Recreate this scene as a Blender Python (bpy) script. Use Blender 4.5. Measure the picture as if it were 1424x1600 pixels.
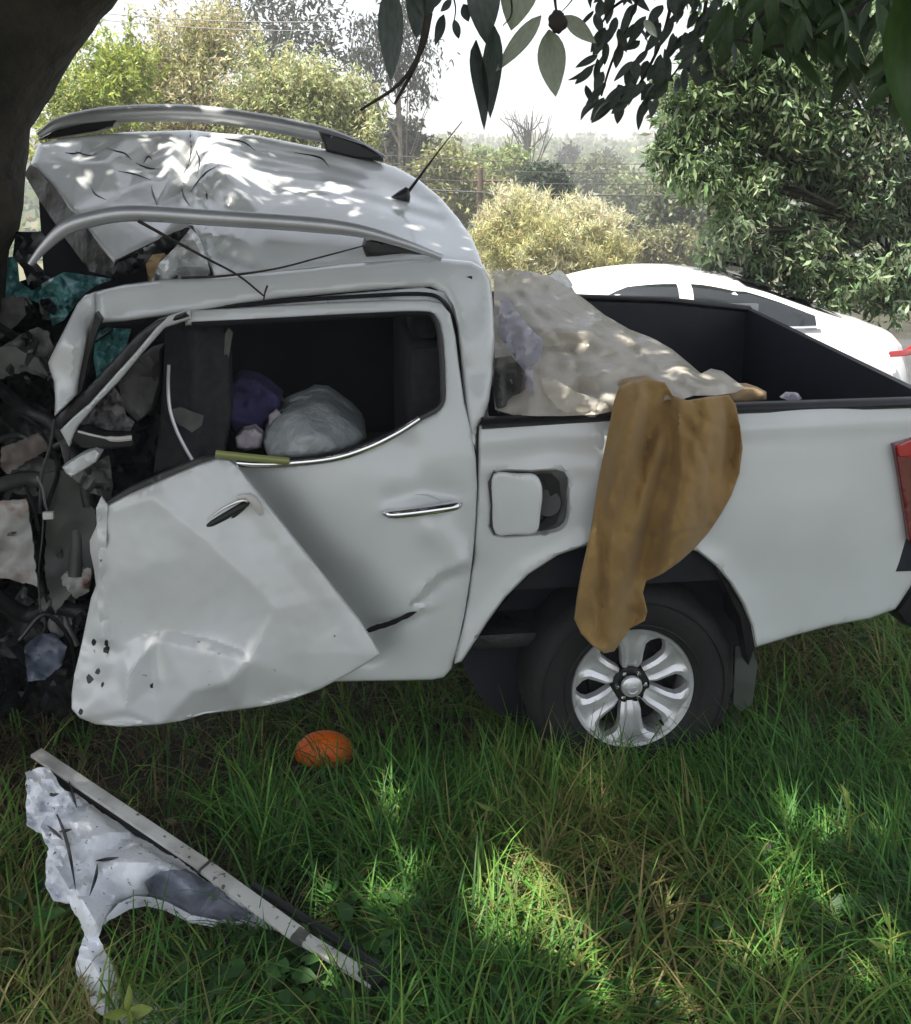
import bpy, bmesh, math, random
import numpy as np
from mathutils import Vector, Matrix, noise
from mathutils.geometry import delaunay_2d_cdt

for o in list(bpy.data.objects):
    bpy.data.objects.remove(o)
SC = bpy.context.scene
COL = SC.collection
R = math.radians
PI = math.pi
rnd = random.Random(7)
nrs = np.random.default_rng(11)

# ------------------------------------------------------------------ camera
CAM = np.array([0.0, 0.0, 2.227])
FPX, CX, CY, PITCH = 1600.0, 712.0, 503.0, R(9.0)
cd = bpy.data.cameras.new('camera')
cam = bpy.data.objects.new('camera', cd)
COL.objects.link(cam)
cam.location = CAM
cam.rotation_euler = (R(90) - PITCH, 0, 0)
cd.sensor_fit = 'HORIZONTAL'
cd.sensor_width = 36.0
cd.lens = 36.0 * FPX / 1424.0
cd.shift_x = 0.0
cd.shift_y = (CY - 800.0) / 1424.0
cd.clip_start = 0.05
cd.clip_end = 2000
SC.camera = cam

# ------------------------------------------------------------------ light
SUN_DIR = Vector((-0.30, -0.14, 0.94)).normalized()      # towards the sun
el = math.asin(SUN_DIR.z)
az = math.atan2(SUN_DIR.x, SUN_DIR.y)
w = bpy.data.worlds.new('World')
SC.world = w
w.use_nodes = True
nt = w.node_tree
sky = nt.nodes.new('ShaderNodeTexSky')
sky.sky_type = 'NISHITA'
sky.sun_disc = False
sky.sun_elevation = el
sky.sun_rotation = az
sky.dust_density = 2.5
sky.air_density = 1.0
hs = nt.nodes.new('ShaderNodeHueSaturation')
hs.inputs['Saturation'].default_value = 0.32
bg = nt.nodes['Background']
bg.inputs['Strength'].default_value = 0.12
nt.links.new(sky.outputs['Color'], hs.inputs['Color'])
nt.links.new(hs.outputs['Color'], bg.inputs['Color'])

sd = bpy.data.lights.new('sun', 'SUN')
sd.energy = 4.0
sd.angle = R(0.53)
sd.color = (1.0, 0.95, 0.86)
sun = bpy.data.objects.new('sun', sd)
COL.objects.link(sun)
sun.location = (-6, -6, 14)
sun.rotation_euler = SUN_DIR.to_track_quat('Z', 'Y').to_euler()

SC.view_settings.view_transform = 'Standard'
SC.view_settings.look = 'None'
SC.view_settings.gamma = 1.0
SC.view_settings.use_curve_mapping = False
SC.view_settings.exposure = 1.4
SC.render.engine = 'CYCLES'
SC.cycles.use_denoising = True
SC.cycles.max_bounces = 8
SC.cycles.transparent_max_bounces = 8
SC.cycles.volume_bounces = 0
SC.cycles.caustics_reflective = False
SC.cycles.caustics_refractive = False

# ------------------------------------------------------------------ frames
cp, sp = math.cos(PITCH), math.sin(PITCH)
FW, UP, RT = np.array([0, cp, -sp]), np.array([0, sp, cp]), np.array([1.0, 0, 0])


def ray(px, py):
    px, py = np.atleast_1d(np.asarray(px, float)), np.atleast_1d(np.asarray(py, float))
    return FW[None] + ((px - CX) / FPX)[:, None] * RT[None] - ((py - CY) / FPX)[:, None] * UP[None]


YAW = R(6.5)
EX = np.array([math.cos(YAW), math.sin(YAW), 0.0])
EY = np.array([-math.sin(YAW), math.cos(YAW), 0.0])
EZ = np.array([0, 0, 1.0])
TO = np.array([0.627, 3.348, 0.0])              # ground point under the rear wheel, outer side


def P(px, py, d):
    """point of the truck's length plane lying d metres inside its near side"""
    r = ray(px, py)
    t = (np.asarray(d, float) - (CAM - TO) @ EY) / (r @ EY)
    return CAM[None] + r * np.atleast_1d(t)[:, None]


def Q(px, py, h):
    """point at height h above the ground"""
    r = ray(px, py)
    t = (np.asarray(h, float) - CAM[2]) / r[:, 2]
    return CAM[None] + r * np.atleast_1d(t)[:, None]


def W(px, py, Y):
    r = ray(px, py)
    t = np.asarray(Y, float) / r[:, 1]
    return CAM[None] + r * np.atleast_1d(t)[:, None]


def T(x, y, z):
    """truck coordinates (rearwards, inwards, up) to world"""
    return TO + x * EX + y * EY + z * EZ


# ------------------------------------------------------------------ materials
def mat(name, col, rough=0.5, metal=0.0, col2=None, nscale=6.0, ndet=4.0, nlo=0.35, nhi=0.65, bump=0.0, bscale=40.0,
        bdist=0.01, coat=0.0, trans=0.0, spec=0.5, specks=None, alpha=1.0, attr=None, sheen=0.0):
    m = bpy.data.materials.new(name)
    m.use_nodes = True
    n, l = m.node_tree.nodes, m.node_tree.links
    b = n['Principled BSDF']
    b.inputs['Roughness'].default_value = rough
    b.inputs['Metallic'].default_value = metal
    b.inputs['Specular IOR Level'].default_value = spec
    b.inputs['Coat Weight'].default_value = coat
    b.inputs['Coat Roughness'].default_value = 0.08
    b.inputs['Sheen Weight'].default_value = sheen
    tc = n.new('ShaderNodeTexCoord')
    out = None
    if col2 is not None:
        t = n.new('ShaderNodeTexNoise')
        t.inputs['Scale'].default_value = nscale
        t.inputs['Detail'].default_value = ndet
        l.new(tc.outputs['Object'], t.inputs['Vector'])
        rp = n.new('ShaderNodeValToRGB')
        rp.color_ramp.elements[0].position = nlo
        rp.color_ramp.elements[1].position = nhi
        rp.color_ramp.elements[0].color = (*col, 1)
        rp.color_ramp.elements[1].color = (*col2, 1)
        l.new(t.outputs['Fac'], rp.inputs['Fac'])
        out = rp.outputs['Color']
    if attr:
        a = n.new('ShaderNodeAttribute')
        a.attribute_name = attr
        if out is None:
            out = a.outputs['Color']
        else:
            mx = n.new('ShaderNodeMix')
            mx.data_type = 'RGBA'
            mx.blend_type = 'MULTIPLY'
            mx.inputs[0].default_value = 1.0
            l.new(out, mx.inputs[6])
            l.new(a.outputs['Color'], mx.inputs[7])
            out = mx.outputs[2]
    if specks is not None:                       # (colour, scale, threshold)
        t = n.new('ShaderNodeTexNoise')
        t.inputs['Scale'].default_value = specks[1]
        t.inputs['Detail'].default_value = 5.0
        l.new(tc.outputs['Object'], t.inputs['Vector'])
        rp = n.new('ShaderNodeValToRGB')
        rp.color_ramp.elements[0].position = specks[2]
        rp.color_ramp.elements[1].position = specks[2] + 0.05
        rp.color_ramp.elements[0].color = (0, 0, 0, 1)
        l.new(t.outputs['Fac'], rp.inputs['Fac'])
        mx = n.new('ShaderNodeMix')
        mx.data_type = 'RGBA'
        l.new(rp.outputs['Color'], mx.inputs[0])
        if out is None:
            mx.inputs[6].default_value = (*col, 1)
        else:
            l.new(out, mx.inputs[6])
        mx.inputs[7].default_value = (*specks[0], 1)
        out = mx.outputs[2]
    if out is None:
        b.inputs['Base Color'].default_value = (*col, 1)
    else:
        l.new(out, b.inputs['Base Color'])
    if bump:
        t = n.new('ShaderNodeTexNoise')
        t.inputs['Scale'].default_value = bscale
        t.inputs['Detail'].default_value = 5.0
        l.new(tc.outputs['Object'], t.inputs['Vector'])
        bp = n.new('ShaderNodeBump')
        bp.inputs['Strength'].default_value = bump
        bp.inputs['Distance'].default_value = bdist
        l.new(t.outputs['Fac'], bp.inputs['Height'])
        l.new(bp.outputs['Normal'], b.inputs['Normal'])
    if trans:
        tr = n.new('ShaderNodeBsdfTranslucent')
        if out is None:
            tr.inputs['Color'].default_value = (*col, 1)
        else:
            l.new(out, tr.inputs['Color'])
        ms = n.new('ShaderNodeMixShader')
        ms.inputs[0].default_value = trans
        l.new(b.outputs[0], ms.inputs[1])
        l.new(tr.outputs[0], ms.inputs[2])
        l.new(ms.outputs[0], n['Material Output'].inputs['Surface'])
    if alpha < 1.0:
        b.inputs['Alpha'].default_value = alpha
    return m


M = {}
M['paint'] = mat('white_paint', (0.67, 0.69, 0.685), 0.26, coat=0.6, col2=(0.62, 0.64, 0.63), nscale=3.0, bump=0.03, bscale=9, bdist=0.02)
M['paint_dirty'] = mat('dirty_white_paint', (0.67, 0.69, 0.685), 0.30, coat=0.5, col2=(0.59, 0.60, 0.585), nscale=4.0,
                       specks=((0.10, 0.09, 0.07), 30.0, 0.72), bump=0.05, bscale=14, bdist=0.02)
M['paint_torn'] = mat('torn_white_paint', (0.82, 0.84, 0.88), 0.42, col2=(0.46, 0.48, 0.54), nscale=5.0, nlo=0.5, nhi=0.72,
                      specks=((0.07, 0.065, 0.055), 55.0, 0.65), bump=0.35, bscale=26, bdist=0.02)
M['bare_gray'] = mat('bare_crushed_metal', (0.19, 0.19, 0.18), 0.5, 0.2, col2=(0.06, 0.06, 0.058), nscale=8, bump=0.4, bscale=14, bdist=0.03)
M['rusty'] = mat('scraped_rusty_metal', (0.36, 0.35, 0.33), 0.6, 0.1, col2=(0.20, 0.11, 0.07), nscale=9, nlo=0.52, nhi=0.66, bump=0.4, bscale=30)
M['inner_dark'] = mat('dark_inner_metal', (0.008, 0.009, 0.009), 0.55, 0.1, col2=(0.03, 0.032, 0.03), nscale=7, bump=0.5, bscale=12, bdist=0.03)
M['greenish'] = mat('dark_green_gray_plastic', (0.05, 0.058, 0.052), 0.5, col2=(0.085, 0.09, 0.08), nscale=6, bump=0.2, bscale=20)
M['black'] = mat('black_plastic', (0.007, 0.007, 0.008), 0.38, col2=(0.014, 0.014, 0.016), nscale=12)
M['liner'] = mat('black_bed_liner', (0.010, 0.011, 0.017), 0.38, col2=(0.018, 0.020, 0.030), nscale=4, bump=0.15, bscale=160, bdist=0.003)
M['rubber'] = mat('tyre_rubber', (0.006, 0.006, 0.006), 0.75, col2=(0.012, 0.0115, 0.011), nscale=9, bump=0.2, bscale=60)
M['alloy'] = mat('silver_alloy', (0.74, 0.75, 0.76), 0.34, 0.55, col2=(0.60, 0.60, 0.60), nscale=12)
M['alloy_dark'] = mat('dark_brake_metal', (0.03, 0.03, 0.03), 0.55, 0.5)
M['chrome'] = mat('chrome', (0.82, 0.82, 0.84), 0.12, 1.0)
M['olive'] = mat('olive_trim', (0.26, 0.28, 0.10), 0.35, 0.2)
M['rail'] = mat('silver_rail', (0.58, 0.59, 0.61), 0.35, 0.55, col2=(0.48, 0.49, 0.5), nscale=5)
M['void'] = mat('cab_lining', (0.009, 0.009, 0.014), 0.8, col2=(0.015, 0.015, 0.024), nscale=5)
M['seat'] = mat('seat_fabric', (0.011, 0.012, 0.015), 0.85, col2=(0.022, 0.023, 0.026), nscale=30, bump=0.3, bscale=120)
M['trimgray'] = mat('gray_interior_trim', (0.12, 0.12, 0.11), 0.7, col2=(0.055, 0.055, 0.05), nscale=7, bump=0.2, bscale=15)
M['airbag'] = mat('airbag_cloth', (0.30, 0.29, 0.28), 0.8, col2=(0.15, 0.145, 0.145), nscale=9, bump=0.5, bscale=18, bdist=0.02)
M['purple'] = mat('purple_cloth', (0.05, 0.045, 0.12), 0.9, col2=(0.028, 0.025, 0.075), nscale=8, bump=0.4, bscale=20)
M['bag'] = mat('pale_gray_bag', (0.42, 0.45, 0.45), 0.42, col2=(0.31, 0.34, 0.34), nscale=6, bump=0.7, bscale=16, bdist=0.03,
               specks=((0.05, 0.05, 0.05), 16.0, 0.72))
M['pink'] = mat('pale_cloth', (0.48, 0.44, 0.46), 0.8, col2=(0.3, 0.27, 0.3), nscale=12, bump=0.4, bscale=25)
M['red'] = mat('red_lens', (0.42, 0.012, 0.015), 0.15, coat=0.8)
M['darkred'] = mat('dark_red_lens', (0.13, 0.006, 0.01), 0.18, coat=0.8)
M['brown'] = mat('brown_cotton', (0.33, 0.205, 0.070), 0.9, col2=(0.25, 0.15, 0.05), nscale=5, bump=0.5, bscale=140, bdist=0.004, sheen=0.15)
M['tan'] = mat('tan_sacking', (0.40, 0.29, 0.16), 0.85, col2=(0.28, 0.19, 0.10), nscale=6, bump=0.35, bscale=40)
M['plastic'] = mat('clear_gray_plastic', (0.72, 0.68, 0.60), 0.20, col2=(0.68, 0.63, 0.54), nscale=3, alpha=0.64, trans=0.15, spec=0.6, bump=0.5, bscale=11, bdist=0.03)
M['whiteplastic'] = mat('white_plastic', (0.66, 0.64, 0.70), 0.4, col2=(0.52, 0.5, 0.55), nscale=9, trans=0.3)
M['glass'] = mat('shattered_glass', (0.12, 0.36, 0.36), 0.28, col2=(0.42, 0.64, 0.66), nscale=26, nlo=0.5, nhi=0.72, bump=0.7, bscale=60, bdist=0.01, trans=0.35)
M['carglass'] = mat('car_glass', (0.015, 0.018, 0.02), 0.06, spec=0.8)
M['orange'] = mat('orange_plastic', (0.92, 0.17, 0.012), 0.5, col2=(0.85, 0.14, 0.008), nscale=14, bump=0.1, bscale=30)
M['arch_shade'] = mat('shaded_fender_inside', (0.22, 0.24, 0.30), 0.5, col2=(0.11, 0.12, 0.16), nscale=8, bump=0.5, bscale=20, bdist=0.02)  # shade inside the wheel arch, put into a darker bluish colour
M['bluish'] = mat('bluish_torn_plastic', (0.16, 0.19, 0.24), 0.45, col2=(0.07, 0.08, 0.11), nscale=12, bump=0.3, bscale=25)
M['pinkgray'] = mat('dusty_pink_metal', (0.16, 0.13, 0.115), 0.6, col2=(0.11, 0.09, 0.08), nscale=10, bump=0.4, bscale=20)
M['bark'] = mat('bark', (0.045, 0.037, 0.025), 0.9, col2=(0.016, 0.016, 0.011), nscale=7, ndet=8, bump=0.8, bscale=14, bdist=0.03)
M['twig'] = mat('twig_bark', (0.045, 0.036, 0.028), 0.85, col2=(0.02, 0.017, 0.013), nscale=20)
M['palebark'] = mat('pale_bark', (0.20, 0.17, 0.13), 0.9, col2=(0.1, 0.085, 0.065), nscale=5, bump=0.4, bscale=12)
M['leaf'] = mat('leaf_green', (1, 1, 1), 0.52, attr='tint', trans=0.42)
M['leaf_big'] = mat('broad_leaf', (0.15, 0.185, 0.165), 0.42, col2=(0.10, 0.13, 0.12), nscale=9, trans=0.38, bump=0.15, bscale=60, bdist=0.003)
M['leaf_pale'] = mat('pale_leaf', (0.60, 0.64, 0.54), 0.5, col2=(0.50, 0.54, 0.44), nscale=9, trans=0.65, bump=0.15, bscale=60, bdist=0.003)
M['leaf_lime'] = mat('lime_leaf', (0.33, 0.40, 0.10), 0.5, col2=(0.25, 0.33, 0.06), nscale=9, trans=0.4)
M['grass'] = mat('grass_blade', (1, 1, 1), 0.5, attr='tint', trans=0.38, spec=0.3)
M['soil'] = mat('soil', (0.028, 0.024, 0.016), 0.95, col2=(0.05, 0.05, 0.026), nscale=2.5, ndet=8, bump=0.9, bscale=20, bdist=0.04)
M['field'] = mat('dry_field', (0.13, 0.12, 0.06), 0.95, col2=(0.08, 0.09, 0.035), nscale=0.2, ndet=9, bump=0.6, bscale=3, bdist=0.2)
M['asphalt'] = mat('asphalt', (0.05, 0.05, 0.05), 0.9, col2=(0.065, 0.063, 0.06), nscale=3, bump=0.4, bscale=120, bdist=0.004)
M['hill'] = mat('hill_scrub', (0.09, 0.10, 0.055), 0.95, col2=(0.14, 0.14, 0.08), nscale=0.25, ndet=9, bump=0.8, bscale=0.8, bdist=1.0)
M['wall'] = mat('plaster', (0.50, 0.42, 0.36), 0.9, col2=(0.42, 0.34, 0.29), nscale=2, bump=0.2, bscale=15)
M['strip'] = mat('dirty_pale_strip', (0.60, 0.60, 0.57), 0.35, 0.2, col2=(0.34, 0.33, 0.30), nscale=7, nlo=0.45, nhi=0.7, specks=((0.10, 0.09, 0.07), 40.0, 0.63), bump=0.15, bscale=30)
M['wallwhite'] = mat('white_plaster', (0.66, 0.64, 0.60), 0.9, col2=(0.55, 0.53, 0.5), nscale=2)
M['tile'] = mat('red_roofing', (0.30, 0.13, 0.09), 0.8, col2=(0.2, 0.09, 0.06), nscale=3)
M['window'] = mat('window_glass', (0.03, 0.035, 0.04), 0.1)
M['fence'] = mat('gray_fence_metal', (0.22, 0.22, 0.22), 0.6, 0.3)
M['pole'] = mat('weathered_pole', (0.17, 0.12, 0.09), 0.9, col2=(0.11, 0.08, 0.06), nscale=8, bump=0.3, bscale=20)
M['wire'] = mat('wire', (0.03, 0.03, 0.03), 0.6)
M['straw'] = mat('straw', (0.22, 0.17, 0.09), 0.85, col2=(0.13, 0.095, 0.05), nscale=20)

# ------------------------------------------------------------------ object helpers
WL = {}


def wloc(o):
    return WL.get(o.name, Vector((0, 0, 0))) if o else Vector((0, 0, 0))


def tag(o, label=None, cat=None, group=None, kind=None):
    if label:
        o['label'] = label
    if cat:
        o['category'] = cat
    if group:
        o['group'] = group
    if kind:
        o['kind'] = kind
    return o


def thing(name, label, cat, loc, group=None):
    o = bpy.data.objects.new(name, None)
    o.empty_display_size = 0.2
    COL.objects.link(o)
    o.location = loc
    WL[o.name] = Vector(loc)
    return tag(o, label, cat, group)


def link(name, me, m=None, parent=None, own=False):
    """me holds world coordinates; own = give the object an origin at its base centre"""
    o = bpy.data.objects.new(name, me)
    COL.objects.link(o)
    if m is not None and len(me.materials) == 0:
        me.materials.append(m)
    base = wloc(parent)
    if own or parent is None:
        n = len(me.vertices)
        a = np.empty(n * 3)
        me.vertices.foreach_get('co', a)
        a = a.reshape(-1, 3)
        c = Vector(((a[:, 0].min() + a[:, 0].max()) / 2, (a[:, 1].min() + a[:, 1].max()) / 2, a[:, 2].min()))
    else:
        c = base
    me.transform(Matrix.Translation(-c))
    o.location = c - base
    WL[o.name] = c
    if parent is not None:
        o.parent = parent
    return o


def mesh_np(name, verts, faces, tint=None, smooth=False):
    """faces: (n,3) or (n,4) int array"""
    me = bpy.data.meshes.new(name)
    verts = np.asarray(verts, np.float32)
    faces = np.asarray(faces, np.int32)
    n, k = faces.shape
    me.vertices.add(len(verts))
    me.vertices.foreach_set('co', verts.ravel())
    me.loops.add(n * k)
    me.loops.foreach_set('vertex_index', faces.ravel())
    me.polygons.add(n)
    me.polygons.foreach_set('loop_start', np.arange(0, n * k, k, dtype=np.int32))
    me.polygons.foreach_set('loop_total', np.full(n, k, np.int32))
    if smooth:
        me.polygons.foreach_set('use_smooth', np.ones(n, bool))
    if tint is not None:
        at = me.color_attributes.new('tint', 'FLOAT_COLOR', 'POINT')
        c = np.ones((len(verts), 4), np.float32)
        c[:, :3] = tint
        at.data.foreach_set('color', c.ravel())
    me.update(calc_edges=True)
    me.validate()
    return me


def mesh_bm(name, bm, smooth=None):
    bmesh.ops.recalc_face_normals(bm, faces=bm.faces)
    me = bpy.data.meshes.new(name)
    bm.to_mesh(me)
    bm.free()
    if smooth is not None:
        for p in me.polygons:
            p.use_smooth = True
        me.set_sharp_from_angle(angle=R(smooth))
    return me


def cat_rom(pts, closed=False, n=6):
    pts = [np.asarray(p, float) for p in pts]
    out = []
    N = len(pts)
    rng = range(N) if closed else range(N - 1)
    for i in rng:
        if closed:
            a, b, c, d = pts[i - 1], pts[i], pts[(i + 1) % N], pts[(i + 2) % N]
        else:
            b, c = pts[i], pts[i + 1]
            a = pts[i - 1] if i > 0 else 2 * b - c
            d = pts[i + 2] if i + 2 < N else 2 * c - b
        for j in range(n):
            t = j / n
            out.append(0.5 * ((2 * b) + (-a + c) * t + (2 * a - 5 * b + 4 * c - d) * t * t + (-a + 3 * b - 3 * c + d) * t ** 3))
    if not closed:
        out.append(pts[-1])
    return out


def add_tube(bm, pts, rad, seg=8, flat=1.0, up=None):
    """pts world; rad number or list; flat squashes the section along its second axis"""
    pts = [Vector(p) for p in pts]
    n = len(pts)
    rads = [rad] * n if not hasattr(rad, '__len__') else list(rad)
    rings = []
    ref = Vector(up) if up is not None else None
    for i in range(n):
        t = (pts[min(i + 1, n - 1)] - pts[max(i - 1, 0)]).normalized()
        if ref is None:
            ref = Vector((0, 0, 1)) if abs(t.z) < 0.9 else Vector((1, 0, 0))
        u = (ref - t * ref.dot(t))
        if u.length < 1e-6:
            u = t.orthogonal()
        u.normalize()
        v = t.cross(u)
        if up is None:
            ref = u
        ring = []
        for k in range(seg):
            a = 2 * PI * k / seg
            ring.append(bm.verts.new(pts[i] + (v * math.cos(a) * flat + u * math.sin(a)) * rads[i]))
        rings.append(ring)
    for i in range(n - 1):
        for k in range(seg):
            bm.faces.new((rings[i][k], rings[i][(k + 1) % seg], rings[i + 1][(k + 1) % seg], rings[i + 1][k]))
    bm.faces.new(rings[0][::-1])
    bm.faces.new(rings[-1])


def tube(name, pts, rad, m, parent=None, seg=8, flat=1.0, up=None, smooth=50):
    bm = bmesh.new()
    add_tube(bm, pts, rad, seg, flat, up)
    return link(name, mesh_bm(name, bm, smooth), m, parent)


def add_box(bm, c, s, axes=None, bevel=0.0):
    axes = axes or (Vector((1, 0, 0)), Vector((0, 1, 0)), Vector((0, 0, 1)))
    c = Vector(c)
    vs = [bm.verts.new(c + axes[0] * (x * s[0] / 2) + axes[1] * (y * s[1] / 2) + axes[2] * (z * s[2] / 2))
          for x in (-1, 1) for y in (-1, 1) for z in (-1, 1)]
    f = [(0, 1, 3, 2), (4, 6, 7, 5), (0, 4, 5, 1), (2, 3, 7, 6), (0, 2, 6, 4), (1, 5, 7, 3)]
    fs = [bm.faces.new([vs[i] for i in q]) for q in f]
    if bevel:
        es = list({e for q in fs for e in q.edges})
        bmesh.ops.bevel(bm, geom=es, offset=bevel, segments=2, affect='EDGES', profile=0.6)


TAX = (Vector(EX), Vector(EY), Vector(EZ))


def tbox(name, c, s, m, parent, bevel=0.01):
    bm = bmesh.new()
    add_box(bm, T(*c), s, TAX, bevel)
    return link(name, mesh_bm(name, bm, 35), m, parent)


def tps(ctrl):
    c = np.asarray(ctrl, float)
    xy, d = c[:, :2] / 100.0, c[:, 2]
    n = len(c)

    def phi(a, b):
        r2 = ((a[:, None] - b[None]) ** 2).sum(-1)
        return 0.5 * r2 * np.log(r2 + 1e-12)
    A = np.zeros((n + 3, n + 3))
    A[:n, :n] = phi(xy, xy) + np.eye(n) * 1e-4
    A[:n, n] = 1
    A[:n, n + 1:] = xy
    A[n:, :n] = A[:n, n:].T
    s = np.linalg.solve(A, np.concatenate([d, np.zeros(3)]))

    def f(px, py):
        q = np.stack([px, py], -1) / 100.0
        return phi(q, xy) @ s[:n] + s[n] + q @ s[n + 1:]
    return f


def facet(ctrl, edges=(), soft=5.0):
    """folded sheet: straight facets between the control points, a little softened"""
    c = np.asarray(ctrl, float)
    res = delaunay_2d_cdt([Vector((x, y)) for x, y, _ in ctrl], list(edges), [], 0, 1e-4)
    V = np.array([v[:] for v in res[0]])
    D = np.array([c[o[0], 2] if len(o) else 0.0 for o in res[3]])
    F = [f for f in res[2] if len(f) == 3]

    def one(px, py):
        out = np.full(len(px), np.nan)
        for a, b, d in F:
            A, B, C = V[a], V[b], V[d]
            det = (B[1] - C[1]) * (A[0] - C[0]) + (C[0] - B[0]) * (A[1] - C[1])
            if abs(det) < 1e-9:
                continue
            u = ((B[1] - C[1]) * (px - C[0]) + (C[0] - B[0]) * (py - C[1])) / det
            v = ((C[1] - A[1]) * (px - C[0]) + (A[0] - C[0]) * (py - C[1])) / det
            w_ = 1 - u - v
            ok = (u >= -1e-6) & (v >= -1e-6) & (w_ >= -1e-6)
            out[ok] = u[ok] * D[a] + v[ok] * D[b] + w_[ok] * D[d]
        bad = np.isnan(out)
        if bad.any():
            q = np.stack([px[bad], py[bad]], -1)
            i = ((q[:, None] - c[None, :, :2]) ** 2).sum(-1)
            wgt = 1 / (i + 30.0) ** 1.5
            out[bad] = (wgt * c[None, :, 2]).sum(1) / wgt.sum(1)
        return out

    def f(px, py):
        return (one(px, py) * 2 + one(px + soft, py) + one(px - soft, py) + one(px, py + soft) + one(px, py - soft)) / 6
    return f


def seg_dist(px, py, line):
    """distance to polyline, and signed side"""
    L = np.asarray(line, float)
    best = np.full(len(px), 1e9)
    side = np.zeros(len(px))
    q = np.stack([px, py], -1)
    for a, b in zip(L[:-1], L[1:]):
        ab = b - a
        t = np.clip(((q - a) @ ab) / (ab @ ab + 1e-9), 0, 1)
        dv = q - (a + t[:, None] * ab)
        dd = np.hypot(dv[:, 0], dv[:, 1])
        s = ab[0] * (q[:, 1] - a[1]) - ab[1] * (q[:, 0] - a[0])
        u = dd < best
        best[u] = dd[u]
        side[u] = np.sign(s[u])
    return best, side


def crease(line, amp, wid, kind='tent'):
    def f(px, py):
        d, s = seg_dist(px, py, line)
        if kind == 'tent':
            return amp * np.exp(-d / wid)
        if kind == 'gauss':
            return amp * np.exp(-(d / wid) ** 2)
        return amp * s * np.minimum(1, d / 7.0) * np.exp(-d / wid)        # step
    return f


def fbm(amp, size, seed=0, oct=3, ridge=False):
    def f(px, py):
        out = np.empty(len(px))
        for i, (x, y) in enumerate(zip(px, py)):
            v, a, s = 0.0, 1.0, 1.0 / size
            for k in range(oct):
                q = noise.noise(Vector((x * s, y * s, seed * 7.3 + k * 3.1)))
                v += a * ((0.5 - abs(q)) * 2 - 0.5 if ridge else q)
                a *= 0.5
                s *= 2.1
            out[i] = v * amp
        return out
    return f


def add_f(*fs):
    return lambda px, py: sum(f(px, py) for f in fs)


def const(v):
    return lambda px, py: np.full(len(px), float(v))


def in_poly(x, y, poly):
    poly = np.asarray(poly, float)
    ins = np.zeros(len(x), bool)
    j = len(poly) - 1
    for i in range(len(poly)):
        xi, yi, xj, yj = *poly[i], *poly[j]
        c = ((yi > y) != (yj > y)) & (x < (xj - xi) * (y - yi) / (yj - yi + 1e-12) + xi)
        ins ^= c
        j = i
    return ins


def resample(poly, step):
    out = []
    n = len(poly)
    for i in range(n):
        a, b = np.asarray(poly[i], float), np.asarray(poly[(i + 1) % n], float)
        k = max(1, int(round(np.hypot(*(b - a)) / step)))
        for j in range(k):
            out.append(a + (b - a) * j / k)
    return out


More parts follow.
